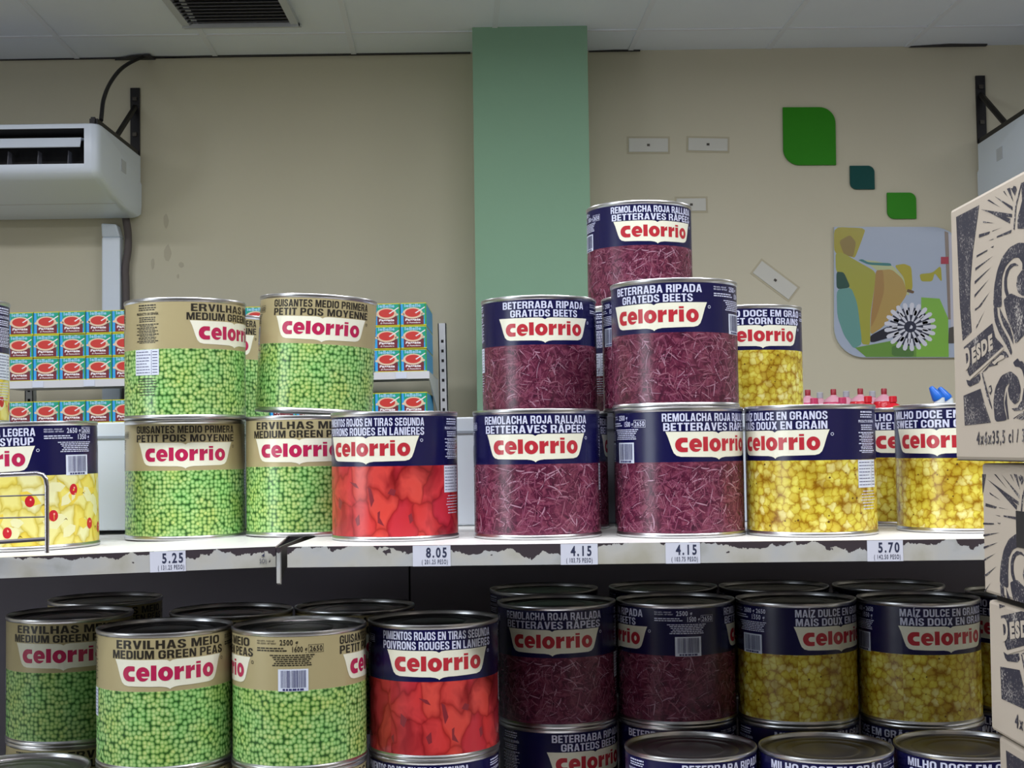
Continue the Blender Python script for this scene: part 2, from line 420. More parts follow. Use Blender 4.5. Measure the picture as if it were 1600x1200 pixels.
def photo_pepper():
    m = mat('red_pepper_photograph', (0.6, 0.05, 0.04, 1), GLOSS); nt = NT(m)
    uv = uvmap(nt, 1, 0.7); wv = warp(nt, uv, 30, 0.03)
    v = voro2(nt, wv, 34, 1.0, 'SMOOTH_F1'); v.inputs['Smoothness'].default_value = .22
    e = voro2(nt, wv, 34, 1.0, 'DISTANCE_TO_EDGE')
    sep = nt.n('ShaderNodeSeparateColor'); nt.l(v.outputs['Color'], sep.inputs[0])
    body = nt.ramp(sep.outputs[1], [(0.1, rgb(182, 44, 60)), (0.4, rgb(196, 54, 60)), (0.6, rgb(202, 60, 60)), (0.9, rgb(210, 76, 66))])
    n = noise2(nt, wv, 26, 3); sh = nt.ramp(n.outputs['Fac'], [(0.3, rgb(190, 150, 170)), (0.52, (1, 1, 1, 1)), (0.75, rgb(255, 236, 226))])
    edge = nt.ramp(e.outputs['Distance'], [(0.0, rgb(170, 110, 120)), (0.05, rgb(226, 200, 205)), (0.16, (1, 1, 1, 1))])
    c = nt.mix(1, body, sh, 'MULTIPLY'); c = nt.mix(0.75, c, edge, 'MULTIPLY'); nt.base(c); return m
def photo_fruit():
    m = mat('fruit_photograph', (0.8, 0.7, 0.2, 1), GLOSS); nt = NT(m)
    uv = uvmap(nt, 1, 0.8); wv = warp(nt, uv, 60, 0.01)
    v = voro2(nt, wv, 46, 0.95); e = voro2(nt, wv, 46, 0.95, 'DISTANCE_TO_EDGE')
    sep = nt.n('ShaderNodeSeparateColor'); nt.l(v.outputs['Color'], sep.inputs[0])
    body = nt.ramp(sep.outputs[0], [(0, rgb(224, 204, 88)), (0.4, rgb(228, 216, 108)), (0.7, rgb(226, 222, 150)), (1, rgb(228, 228, 180))])
    edge = nt.ramp(e.outputs['Distance'], [(0.0, rgb(214, 198, 120)), (0.05, rgb(238, 228, 180)), (0.2, (1, 1, 1, 1))])
    c = nt.mix(0.9, body, edge, 'MULTIPLY'); nt.base(c); return m
def photo_beet():
    m = mat('beet_photograph', (0.1, 0.02, 0.05, 1), GLOSS); nt = NT(m)
    uv = uvmap(nt, 1); wv = warp(nt, uv, 90, 0.02)
    n = noise2(nt, wv, 110, 3)
    c = nt.ramp(n.outputs['Fac'], [(0.25, rgb(58, 20, 40)), (0.5, rgb(98, 38, 62)), (0.75, rgb(132, 68, 88))]); nt.base(c); return m

KINDS = {
    'pea': dict(band=GOLD, photo=photo_peas(), ink=BLACKINK, red=CRIMSON, es=[('GUISANTES MEDIO PRIMERA', .138), ('PETIT POIS MOYENNE', .138)], en=[('ERVILHAS MEIO', .126), ('MEDIUM GREEN PEAS', .137)], w=('2500 g', '1600 g', '2650')),
    'beet': dict(band=NAVY, photo=photo_beet(), ink=WHITEINK, red=RED, es=[('REMOLACHA ROJA RALLADA', .137), ('BETTERAVES RÂPÉES', .134)], en=[('BETERRABA RIPADA', .116), ('GRATEDS BEETS', .093)], w=('2500 g', '1500 g', '2650')),
    'corn': dict(band=NAVY, photo=photo_corn(), ink=WHITEINK, red=RED, es=[('MAÍZ DULCE EN GRANOS', .125), ('MAÏS DOUX EN GRAIN', .124)], en=[('MILHO DOCE EM GRÃO', .140), ('SWEET CORN GRAINS', .135)], w=('2600 g', '1550 g', '2650')),
    'pepper': dict(band=NAVY, photo=photo_pepper(), ink=WHITEINK, red=RED, es=[('PIMIENTOS ROJOS EN TIRAS SEGUNDA', .142), ('POIVRONS ROUGES EN LANIÈRES', .142)], en=[('PIMENTOS VERMELHOS', .13), ('RED PEPPERS', .09)], w=('2500 g', '1500 g', '2650')),
    'fruit': dict(band=NAVY, photo=photo_fruit(), ink=WHITEINK, red=CRIMSON, es=[('FRUTAS EN ALMÍBAR LIGERO', .13), ('FRUITS AU SIROP LÉGER', .125)], en=[('FRUTAS EM CALDA LEGERA', .130), ('FRUIT IN LIGHT SYRUP', .126)], w=('2650 g', '1350 g', '2650')),
}

# ------------------------------------------------------------------ the tins
CH = 0.1525            # height of a tin
RR = 0.0778            # radius at the seams
RL = 0.0768            # radius of the paper label
def bend(r):
    return lambda x, y: Vector((r * math.sin(x / RL), -r * math.cos(x / RL), y))
SEAM = math.radians(-225)
BAND0, LAB0, LAB1 = 0.088, 0.0056, 0.1468

def strands(mb, rnd):
    """grated beet: thin curved strips of the printed picture"""
    for i in range(1700):
        x = rnd.uniform(-math.pi, math.pi) * RL; y = rnd.uniform(LAB0 + 0.003, BAND0 - 0.003)
        a = rnd.uniform(0, 2 * math.pi); k = rnd.uniform(-55, 55); L = rnd.uniform(0.007, 0.022)
        wd = rnd.choice((0.0003, 0.0004, 0.0005, 0.0008)); n = 5; st = L / n
        mi = rnd.choice((2, 2, 2, 2, 3, 3, 5, 5, 5, 4)); r = RL + 0.00006 + i * 1.0e-7
        pts = []
        for q in range(n + 1):
            t = wd * (0.35 + 0.65 * math.sin(math.pi * (q + 0.4) / (n + 0.8)))
            y = min(max(y, LAB0 + 0.002), BAND0 - 0.002)
            nx, ny = -math.sin(a) * t, math.cos(a) * t
            pts.append(((x + nx, y + ny), (x - nx, y - ny)))
            x += math.cos(a) * st; y += math.sin(a) * st; a += k * st
        vs = []; B = bend(r)
        for p, q in pts: vs += [B(*q), B(*p)]
        mb.add(vs, [(2 * i2, 2 * i2 + 2, 2 * i2 + 3, 2 * i2 + 1) for i2 in range(n)], mi)

def spots(mb, polys, mi, off=0.0001):
    for pl in polys:
        p = P2().poly(pl); B = bend(RL + off); off += 2e-6
        me = p.mesh('spot', [], B, 0.006)
        mb.add([v.co for v in me.vertices], [tuple(f.vertices) for f in me.polygons], mi); bpy.data.meshes.remove(me)

def label_mesh(kind):
    K = KINDS[kind]; rnd = random.Random(len(kind) * 7 + 3); mb = MB(); n = 96
    zs = [LAB0, BAND0, LAB1]
    for i in range(n + 1):
        a = SEAM + 2 * math.pi * i / n
        for z in zs: mb.v.append((RL * math.sin(a), -RL * math.cos(a), z))
    for i in range(n):
        for q in range(2): mb.f.append((3 * i + q, 3 * i + 3 + q, 3 * i + 4 + q, 3 * i + 1 + q)); mb.m.append(1 if q == 0 else 0)
    mats = [K['band'], K['photo']]
    if kind == 'beet':
        mats += [mat('beet_strand_mauve', rgb(124, 64, 88), GLOSS), mat('beet_strand_pink', rgb(146, 92, 110), GLOSS), mat('beet_strand_pale', rgb(168, 126, 146), GLOSS), mat('beet_strand_dark', rgb(80, 26, 50), GLOSS)]
        strands(mb, rnd)
    if kind == 'pepper':
        mats += [mat('pepper_slit', rgb(132, 44, 52), GLOSS)]
        for rep in range(2):
            ox = math.pi * RL * rep
            def S(pts): return [(ox + x, z) for x, z in pts]
            spots(mb, [S([(.030, .062), (.036, .060), (.034, .053), (.026, .056)]), S([(-.046, .052), (-.038, .046), (-.042, .036), (-.047, .040)]), S([(.014, .034), (.017, .036), (.0165, .028), (.022, .018), (.014, .022)]), S([(-.016, .026), (-.010, .032), (-.009, .020), (-.013, .018)]), S([(.002, .064), (.006, .062), (.010, .048), (.006, .040), (.004, .050)]), S([(.050, .030), (.054, .033), (.056, .024), (.052, .020)]), S([(-.024, .070), (-.014, .068), (-.010, .062), (-.016, .064)]), S([(-.060, .024), (-.056, .028), (-.056, .016)])], 2, 0.0001)
    if kind == 'fruit':
        mats += [mat('cherry_red', rgb(190, 38, 48), GLOSS), mat('cherry_glint', rgb(238, 170, 150), GLOSS), mat('fruit_gap', rgb(120, 96, 36), GLOSS), mat('pear_pale', rgb(226, 224, 172), GLOSS), mat('pineapple', rgb(226, 202, 78), GLOSS)]
        R6 = random.Random(5)
        for q in range(44):
            x = R6.uniform(-math.pi, math.pi) * RL * 0.97; z = R6.uniform(.02, .075); a = R6.uniform(0, 3.1); L = R6.uniform(.008, .014); W = R6.uniform(.004, .008)
            pl = [(x + math.cos(a) * u * L - math.sin(a) * v * W, min(max(z + math.sin(a) * u * L + math.cos(a) * v * W, LAB0 + .001), BAND0 - .001)) for u, v in ((-1, -.5), (-.3, -1), (.6, -.8), (1, 0), (.5, .9), (-.5, .8))]
            spots(mb, [pl], 5 if q % 2 else 6, 0.00009 + q * 1e-6)
        for q in range(18):
            x = -math.pi * RL * 0.97 + q * 0.0265; z = (.022, .058, .04, .07, .028)[q % 5]
            spots(mb, [ell(x, z, .0056, .0068, n=16)], 2, 0.00014); spots(mb, [ell(x + .001, z + .002, .0011, .0012, n=8)], 3, 0.00016)
            spots(mb, [[(x + .012, z - .006), (x + .0155, z - .0035), (x + .018, z - .0065), (x + .0152, z - .005)]], 4, 0.00014)
    if kind == 'corn':
        mats += [mat('corn_gap', rgb(96, 70, 26), GLOSS)]
        for q in range(46):
            x = rnd.uniform(-math.pi, math.pi) * RL * 0.98; z = rnd.uniform(.01, .084); s = rnd.uniform(.0008, .0018)
            spots(mb, [[(x - s, z - s * .3), (x + s * .3, z - s * .8), (x + s, z + s * .2), (x, z + s)]], 2)
    me = mb.mesh('paper_label', mats, fix=False)
    uv = me.uv_layers.new(name='UVMap')
    for lp in me.loops:
        i = lp.vertex_index
        if i < 3 * (n + 1): uv.data[lp.index].uv = ((SEAM + 2 * math.pi * (i // 3) / n) * RL, zs[i % 3])
        else: uv.data[lp.index].uv = (0, 0)
    for p in me.polygons: p.use_smooth = p.vertices[0] < 3 * (n + 1)
    return me

BODY = MB().lathe([(0.0, 0.004), (0.070, 0.004), (0.0732, 0.0006), (0.0772, 0.0003), (RR, 0.0014), (RR, 0.0032), (0.0771, 0.0046), (0.0765, 0.0055), (0.0765, 0.147), (0.0771, 0.1478), (RR, 0.149), (RR, 0.1512), (0.0774, 0.1522), (0.0764, 0.1525), (0.0755, 0.1521), (0.0750, 0.151), (0.0746, 0.1475)], 96).mesh('can_body', [TIN], smooth=True)
LIDM = MB().lathe([(0.0747, 0.1478), (0.074, 0.1466), (0.071, 0.1462), (0.0695, 0.147), (0.068, 0.1472), (0.058, 0.1472), (0.0565, 0.1464), (0.055, 0.147), (0.04, 0.147), (0.0385, 0.1464), (0.037, 0.147), (0.0, 0.147)], 96).mesh('lid', [LID], smooth=True)

def can_parts(kind):
    K = KINDS[kind]; ink = K['ink']; rnd = random.Random(11)
    parts = [('paper_label', label_mesh(kind))]
    r1, r2 = RL + 0.00028, RL + 0.00042
    half = math.pi * RL
    for key, ox in (('en', 0.0), ('es', half)):
        t = P2()
        (a, wa), (b, wb) = K[key]
        headline(t, a, ox, 0.1352, 0.0094, wa); headline(t, b, ox, 0.1243, 0.0092, wb)
        t.poly(ell(ox + .0675, .118, .0019, .0019, n=14), [ell(ox + .0675, .118, .0013, .0013, n=14)])
        parts.append(('product_name', t.mesh('product_name', [ink], bend(r1), 0.006)))
        g = P2()
        g.poly([(ox + x, y) for x, y in [(-.0645, .1234), (-.04, .1231), (-.008, .1231), (-.003, .1225), (0, .1208), (.003, .1225), (.008, .1231), (.04, .1231), (.0645, .1234), (.0615, .1165), (.0575, .104), (.0552, .0985), (.052, .0955), (.047, .0942), (.02, .0936), (.010, .0935), (.0045, .0927), (.0015, .0915), (0, .0902), (-.0015, .0915), (-.0045, .0927), (-.010, .0935), (-.02, .0936), (-.047, .0942), (-.052, .0955), (-.0552, .0985), (-.0575, .104), (-.0615, .1165)]], mi=0)
        parts.append(('brand_badge', g.mesh('brand_badge', [CREAM], bend(r1), 0.006)))
        g2 = P2().add(BRAND, lambda x, y: (ox + x * .1069 - .0001, .1003 + y * .0149), 0)
        parts.append(('brand_lettering', g2.mesh('brand_lettering', [K['red']], bend(r2), 0.006)))
    # weights, small print and barcode, a quarter turn to the right of the Portuguese face
    c = half / 2; t = P2(); w1, w2, w3 = K['w']
    t.text('PESO NETO - POIDS NET', c - .046, .1415, .0017, .022, .02, align='L'); t.text('PESO LIQUIDO - NET WEIGHT', c - .046, .1388, .0017, .024, .02, align='L')
    t.text(w1, c - .018, .1378, .006, .0205, .02, align='L')
    t.words(c - .046, c - .008, .1338, .0013, 0, rnd, 'L'); t.words(c - .046, c - .006, .1312, .0013, 0, rnd, 'L')
    if kind in ('corn', 'fruit'):
        t.text(w2, c - .002, .1302, .006, .0205, .02, align='L'); t.text(w3, c + .0125, .1382, .0056, .0145, .02, align='C')
        if kind == 'fruit': t.frame(c + .0042, .1370, c + .0208, .1450, .0004)
    else: t.text(w2, c - .004, .1302, .006, .0165, .02, align='L'); t.text(w3, c + .0225, .1306, .0058, .0145, .02, align='C'); t.frame(c + .0138, .1292, c + .0312, .138, .0004)
    for q in range(6): t.words(c - .030, c + .022, .1262 - q * .0022, .0011, 0, rnd)
    parts.append(('weight_print', t.mesh('weight_print', [ink], bend(r1), 0.006)))
    bcode = P2().barcode(c - .020, .0872, c + .0135, .1115, random.Random(5))
    # the bars lie on the white ground
    ground = P2().rect(c - .020, .0872, c + .0135, .1115)
    parts.append(('barcode', ground.mesh('barcode', [STICKER], bend(r1), 0.006)))
    bars = P2(); bars.v, bars.f, bars.m = bcode.v[4:], [tuple(i - 4 for i in f) for f in bcode.f[2:]], [0] * (len(bcode.f) - 2)
    parts.append(('barcode_bars', bars.mesh('barcode_bars', [BARINK], bend(r2), 0.006)))
    # maker's text and nutrition table on the other side
    c = -half / 2; t = P2()
    t.words(c - .014, c + .014, .1424, .0017, 0, rnd); t.words(c - .018, c + .018, .1394, .0013, 0, rnd); t.words(c - .018, c + .016, .1368, .0013, 0, rnd)
    t.text('PRODUCTO DE ESPAÑA', c, .1308, .0032, .034, .03)
    for q in range(3): t.words(c - .013, c + .013, .1272 - q * .0024, .0012, 0, rnd)
    for q in range(6): t.words(c - .019, c + .019, .1186 - q * .0042, .0012, 0, rnd); 
    for q in range(6): t.words(c - .014, c + .014, .1168 - q * .0042, .0009, 0, rnd)
    parts.append(('maker_print', t.mesh('maker_print', [ink], bend(r1), 0.006)))
    t = P2()
    for q in range(7): t.words(c - .016, c + .016, .0508 - q * .0034, .0009, 0, rnd)
    parts.append(('storage_print', t.mesh('storage_print', [ink], bend(r1), 0.006)))
    parts.append(('nutrition_table', P2().rect(c - .0195, .0555, c + .0175, .0876).mesh('nutrition_table', [STICKER], bend(r1), 0.006)))
    t = P2()
    for q in range(8): t.words(c - .018, c + .006, .0842 - q * .0037, .0008, 0, rnd, 'L'); t.rect(c + .0085, .0842 - q * .0037, c + .0155, .085 - q * .0037)
    t.rect(c + .0068, .0565, c + .0072, .0866)
    parts.append(('nutrition_print', t.mesh('nutrition_print', [BARINK], bend(r2), 0.006)))
    return parts

_proto = {}
SUB = {'brand_lettering': 'brand_badge', 'barcode_bars': 'barcode', 'nutrition_print': 'nutrition_table'}
def make_tin(kind, label, loc, rz, group, tilt=(0, 0)):
    root = thing('food_tin', label, 'tin', loc, group)
    root.rotation_euler = (Matrix.Rotation(tilt[1], 3, 'Y') @ Matrix.Rotation(tilt[0], 3, 'X') @ Matrix.Rotation(rz, 3, 'Z')).to_euler()
    if kind not in _proto: _proto[kind] = can_parts(kind)
    def part(n, me, par):
        o = bpy.data.objects.new(n, me); COL.objects.link(o); o.parent = par; return o
    part('can_body', BODY, root); part('lid', LIDM, root)
    lab = None
    for n, me in _proto[kind]:
        if n == 'paper_label': lab = part(n, me, root)
        else: part(n, me, lab)
    return root

Z1 = EYE - 0.1057                # top of the shelf with the tins
Z2, Z3 = Z1 + CH, Z1 + 2 * CH
ZM = EYE - 0.5035                # lower shelf
ZL = ZM + CH
PANEL = {'EN': 0, 'W': 90, 'ES': 180, 'N': 270}
def tin(kind, px, py, Y, z, panel, a, label, group, dz=0, tilt=(0, 0)):
    p = at(px, py, Y)
    alpha = math.degrees(math.atan2(p.x, Y))
    rz = math.radians(a - alpha - PANEL[panel])
    return make_tin(kind, label, (p.x, Y, z + dz), rz, group, tilt)

GU, GL, GB = 'tins on the white upper shelf', 'tins on the dark lower shelf', 'bottom tier of tins on the lower shelf'
# upper shelf, standing on the shelf
tin('fruit', 54, 750, 1.70, Z1, 'EN', -46, 'fruit cocktail tin on the shelf behind the chrome wire rack, barcode showing', GU, -.0060, (0, math.radians(-1.15)))
tin('fruit', -150, 750, 1.70, Z1, 'EN', 0, 'fruit cocktail tin beyond the chrome rack, outside the view', GU, -.0094, (0, math.radians(-1.15)))
tin('pea', 290, 750, 1.812, Z1, 'ES', 0, 'gold pea tin on the shelf, above the 5.25 price tag', GU, -.0030)
tin('pea', 478, 740, 1.805, Z1, 'EN', -6, 'gold pea tin on the shelf, half hidden behind the red pepper tin', GU)
tin('pepper', 617, 740, 1.69, Z1, 'ES', -26, 'red pepper strips tin with navy label, above the 8.05 price tag', GU)
tin('beet', 839, 740, 1.683, Z1, 'ES', -1, 'grated beet tin on the shelf, badge facing straight out, next to the pepper tin', GU)
tin('beet', 860, 740, 1.845, Z1, 'W', 20, 'shadowed grated beet tin in the dark gap behind the two front beet tins', GU)
tin('beet', 1062, 740, 1.675, Z1, 'ES', 36.5, 'grated beet tin on the shelf beside the corn tin, its barcode showing', GU)
tin('beet', 1050, 740, 1.845, Z1, 'ES', 20, 'grated beet tin hidden on the shelf behind the beet tin beside the corn', GU)
tin('corn', 1266.5, 740, 1.66, Z1, 'ES', -31, 'sweet corn tin on the shelf with nutrition table turned to view', GU)
tin('corn', 1418, 740, 1.846, Z1, 'EN', 10, 'sweet corn tin set back on the shelf, a narrow strip between two corn tins', GU)
tin('corn', 1501, 740, 1.69, Z1, 'EN', -19.5, 'sweet corn tin on the shelf, partly covered by the printed carton', GU)
# second tier
tin('fruit', -88, 550, 1.70, Z2, 'N', 65, 'fruit cocktail tin of the upper tier, only its edge showing beside the passata', GU, -.0075)
tin('pea', 290, 550, 1.79, Z2, 'EN', 52, 'gold pea tin of the upper tier with wrinkled label and nutrition table', GU, -.0030)
tin('pea', 490, 550, 1.832, Z2, 'ES', 4, 'gold pea tin of the upper tier, leaning, right-hand one of the pea pyramid', GU, .0042, (0, math.radians(3.0)))
tin('pea', 337, 560, 2.03, Z2, 'ES', -3, 'gold pea tin glimpsed in the gap between the two upper pea tins', GU)
tin('beet', 842.5, 550, 1.852, Z2, 'EN', 6, 'grated beet tin stacked second tier, before the green pillar', GU)
tin('beet', 1031, 550, 1.848, Z2, 'ES', 35, 'grated beet tin of the second tier, a navy sliver behind the front beet stack', GU)
tin('beet', 988, 550, 2.012, Z2, 'N', -41, 'grated beet tin farthest back in the second tier, its small print a thin strip', GU)
tin('beet', 1053.5, 530, 1.69, Z2, 'EN', -17.5, 'grated beet tin stacked directly under the topmost tin, in front', GU)
tin('corn', 1170, 560, 2.01, Z2, 'EN', 15, 'sweet corn tin of the upper tier, standing alone behind the beet stack', GU)
tin('beet', 999, 390, 2.02, Z3, 'ES', 20, 'grated beet tin at the very top of the pyramid', GU)
# lower shelf, upper tier
tin('pea', 110, 1060, 1.76, ZL, 'EN', -6, 'gold pea tin in shade at the far end of the lower shelf', GL)
tin('pea', 258, 1080, 1.617, ZL, 'EN', 4, 'gold pea tin on the lower shelf reading ERVILHAS MEIO, pushed forward', GL)
tin('pea', 468.5, 1080, 1.612, ZL, 'W', -3, 'gold pea tin on the lower shelf with its barcode turned to view', GL)
tin('pepper', 678, 1070, 1.655, ZL, 'ES', 4.6, 'red pepper strips tin with navy label on the dark lower shelf', GL)
tin('beet', 871, 1040, 1.82, ZL, 'ES', -4.5, 'grated beet tin on the lower shelf, badge facing out, next to the pepper tin', GL)
tin('beet', 1057, 1040, 1.825, ZL, 'W', 14, 'grated beet tin on the lower shelf with its barcode facing out', GL)
tin('corn', 1245, 1030, 1.813, ZL, 'ES', 46, 'sweet corn tin on the lower shelf beside the beet tin with the barcode', GL)
tin('corn', 1436, 1025, 1.80, ZL, 'ES', 30, 'sweet corn tin on the lower shelf, second from the cartons, navy label', GL)
tin('corn', 1605, 1020, 1.86, ZL, 'EN', -15, 'sweet corn tin on the lower shelf, almost hidden behind the torn carton', GL)
GR = 'back row of tins on the lower shelf'
for kd, px, Y, lb in (('pea', 165, 1.935, 'pea tin in the dark back row, only its rim above the farthest pea tin'),
                      ('pea', 362, 1.77, 'pea tin in the dark back row, rim showing between the two front pea tins'),
                      ('pea', 554, 1.80, 'pea tin in the dark back row, rim showing behind the barcode pea tin'),
                      ('beet', 850, 1.985, 'tin in the dark back row, rim above the beet tin by the peppers'),
                      ('beet', 1036, 1.99, 'tin in the dark back row, rim above the barcode beet tin'),
                      ('corn', 1209, 1.975, 'tin in the dark back row, rim above the corn tin beside the beets'),
                      ('corn', 1388, 1.965, 'tin in the dark back row, rim behind the gap between two corn tins')):
    tin(kd, px, 940, Y, ZL, 'EN', 20, lb, GR)
# lower shelf, bottom tier
for kd, px, Y, pn, a, lb in (
        ('pea', 30, 1.575, 'EN', 0, 'pea tin cut by the frame corner, its bare lid seen from above'),
        ('pea', 110, 1.76, 'EN', 45, 'pea tin under the shaded pea tin at the far end'),
        ('pea', 258, 1.617, 'ES', 10, 'pea tin under the one reading ERVILHAS MEIO, only its top edge in view'),
        ('pea', 468.5, 1.612, 'EN', 60, 'pea tin under the one with the barcode, only its top edge in view'),
        ('pepper', 678, 1.655, 'ES', -22, 'red pepper tin under the other pepper tin of the lower shelf'),
        ('beet', 873, 1.82, 'EN', 37, 'beet tin supporting the one next to the peppers, badge turned aside'),
        ('beet', 1079, 1.645, 'EN', 36, 'beet tin standing in front of the lower stacks, open lid in view'),
        ('beet', 1059, 1.825, 'EN', -10, 'beet tin hidden under the barcode beet tin'),
        ('corn', 1290, 1.63, 'EN', 0, 'corn tin in front, lid in view, next to the front beet tin'),
        ('corn', 1248, 1.81, 'EN', 30, 'corn tin hidden behind the front corn tin, under the stack'),
        ('corn', 1503, 1.63, 'EN', 2, 'corn tin in front, lid in view, reaching behind the cartons'),
        ('corn', 1442, 1.80, 'EN', -62, 'corn tin glimpsed between the two front corn tins'),
        ('corn', 1605, 1.86, 'EN', 0, 'corn tin under the one hidden by the torn carton')):
    tin(kd, px, 1180, Y, ZM, pn, a, lb, GB)

# ------------------------------------------------------------------ the room
WALL = 5.90
def wallmat(name, col, dirt, amt=0.25, rough=0.75):
    m = mat(name, col, rough, spec=0.3); nt = NT(m)
    tc = nt.n('ShaderNodeTexCoord')
    n = nt.n('ShaderNodeTexNoise', i_Scale=1.6, i_Detail=5.0, i_Roughness=0.6); nt.l(tc.outputs['Object'], n.inputs['Vector'])
    f = nt.ramp(n.outputs['Fac'], [(0.35, (0, 0, 0, 1)), (0.75, (1, 1, 1, 1))])
    nt.base(nt.mix(nt.math('MULTIPLY', f, amt), col, dirt))
    b = nt.n('ShaderNodeBump', i_Strength=0.08, i_Distance=0.004)
    n2 = nt.n('ShaderNodeTexNoise', i_Scale=60.0, i_Detail=3.0); nt.l(tc.outputs['Object'], n2.inputs['Vector'])
    nt.l(n2.outputs['Fac'], b.inputs['Height']); nt.l(b.outputs[0], nt.b.inputs['Normal']); return m
CREAMWALL = wallmat('cream_wall_paint', rgb(209, 203, 181), rgb(196, 190, 167))
GREENWALL = wallmat('sage_wall_paint', rgb(142, 180, 152), rgb(132, 168, 142))
TILE = wallmat('ceiling_tile', rgb(240, 246, 255), rgb(224, 230, 246), 0.4)
FLOORM = wallmat('floor_tile', rgb(118, 114, 110), rgb(140, 135, 125))
W0, W1, Y0 = -4.5, 4.5, -5.0
struct('wall_back', MB().box((W0, WALL, 0), (W1, WALL + .12, CEIL)), CREAMWALL)
struct('wall_right', MB().box((W1, Y0, 0), (W1 + .12, WALL, CEIL)), CREAMWALL)
struct('wall_front', MB().box((W0, Y0 - .12, 0), (W1, Y0, CEIL)), CREAMWALL)
x, cy, cz, ww, wh = WIN
mb = MB().box((W0 - .12, Y0, 0), (W0, cy - ww / 2, CEIL)).box((W0 - .12, cy + ww / 2, 0), (W0, WALL, CEIL))
mb.box((W0 - .12, cy - ww / 2, 0), (W0, cy + ww / 2, cz - wh / 2)).box((W0 - .12, cy - ww / 2, cz + wh / 2), (W0, cy + ww / 2, CEIL))
struct('wall_left', mb, CREAMWALL)
WHITE = mat('white_enamel', rgb(226, 230, 232), 0.35)
mb = MB()
for a in (-ww / 2, ww / 2 - .05): mb.box((W0 - .08, cy + a, cz - wh / 2), (W0 - .03, cy + a + .05, cz + wh / 2))
for a in (-wh / 2, wh / 2 - .05): mb.box((W0 - .08, cy - ww / 2 + .05, cz + a), (W0 - .03, cy + ww / 2 - .05, cz + a + .05))
struct('window_1', mb, WHITE)
struct('floor', MB().box((W0, Y0, -.1), (W1, WALL, 0)), FLOORM)
struct('ceiling', MB().box((W0, Y0, CEIL), (W1, WALL, CEIL + .1)), TILE)
# pillar
xa, xb = at(738, 55, 5.54).x, at(917.5, 55, 5.54).x
pil = struct('pillar', MB().box((xa, 5.54, 0), (xb, WALL, CEIL)), GREENWALL)
# suspended ceiling grid, a touch out of square with the wall
GRID = mat('ceiling_grid', rgb(234, 238, 248), 0.5)
GAP = mat('ceiling_gap', rgb(58, 56, 58), 0.8)
mb = MB(); gm = MB(); ga = math.radians(2.6); dx, dy = -math.sin(ga), math.cos(ga)
gx = at(985, 82, WALL).x
def strip(m, p, d, L, wd, z0, z1):
    n = Vector((d[1], -d[0], 0)); p = Vector(p); d = Vector((d[0], d[1], 0))
    a, b, c, e = p - n * wd, p + n * wd, p + n * wd + d * L, p - n * wd + d * L
    m.add([(q.x, q.y, z0) for q in (a, b, c, e)] + [(q.x, q.y, z1) for q in (a, b, c, e)], [(0, 1, 2, 3), (4, 7, 6, 5), (0, 4, 5, 1), (1, 5, 6, 2), (2, 6, 7, 3), (3, 7, 4, 0)])
for k in range(-7, 7):
    p = (gx + k * .6 - dx * 0, WALL - .004, 0)
    strip(mb, (p[0] - dx * 9, WALL - .004 - dy * 9, 0), (dx, dy), 9, .011, CEIL - .004, CEIL)
for k in range(0, 15):
    yy = WALL - .30 - k * .6
    strip(mb, (-4.4, yy + (-4.4) * .012, 0), (1, .012), 8.8, .011, CEIL - .0035, CEIL)
struct('trim_1', mb, GRID)
for (xp0, xp1, t) in ((0, 735, .012), (920, 1000, .01), (1420, 1540, .022), (190, 300, .012)):
    a, b = at(xp0, 88, WALL).x, at(xp1, 80, WALL).x
    gm.prism([(a, WALL - .003), (b, WALL - .003), (b, WALL - .003 - t), ((a + b) / 2, WALL - .003 - t * 1.5), (a, WALL - .006)], 'z', CEIL - .006, CEIL - .0005)
struct('trim_2', gm, GAP)

# ceiling lamps' housings (above the aisle, with the added rear row)
HOUSING = mat('lamp_housing', rgb(225, 228, 230), 0.4)
DIFF = mat('lamp_diffuser', rgb(240, 244, 250), 0.4)
e = DIFF.node_tree.nodes['Principled BSDF']; e.inputs['Emission Color'].default_value = (.86, .95, 1, 1); e.inputs['Emission Strength'].default_value = 2.0
for i, (lx, ly, wt) in enumerate(LAMPS):
    t = thing('ceiling_light', 'unseen white fluorescent ceiling light, placed to light the shop', 'ceiling light', (lx, ly, CEIL), 'fluorescent ceiling lights')
    MB().box((-.64, -.17, -.05), (.64, .17, -.0005)).build('housing', HOUSING, t)
    MB().box((-.6, -.13, -.062), (.6, .13, -.0505)).build('diffuser', DIFF, t)

# ceiling air vent
DARKM = mat('vent_shadow', rgb(26, 24, 26), 0.8)
SLATM = mat('vent_slat', rgb(120, 120, 128), 0.5)
va, vb = at(294, 30, 5.5).x, at(472, 30, 5.5).x
t = thing('ceiling_vent', 'square slatted air vent in the ceiling, dark inside', 'vent', ((va + vb) / 2, 5.25, CEIL))
hw = (vb - va) / 2
mb = MB()
mb.prism([(.235, 0), (.15, -.012), (.15, -.03), (.235, -.008)], 'x', -hw, hw).prism([(-.235, 0), (-.19, -.012), (-.19, -.028), (-.235, -.006)], 'x', -hw, hw)
mb.box((-hw, -.19, -.022), (-hw + .03, .19, 0)).box((hw - .03, -.19, -.022), (hw, .19, 0))
mb.build('vent_frame', mat('vent_frame_metal', rgb(196, 200, 206), 0.4), t)
MB().box((-hw + .03, -.19, -.004), (hw - .03, .19, -.001)).build('vent_backing', DARKM, t)
for k in range(8):
    y = -.17 + k * .0395
    MB().prism([(y, -.021), (y + .022, -.008), (y + .0235, -.0095), (y + .0015, -.0225)], 'x', -hw + .03, hw - .03).build('slat', SLATM, t)

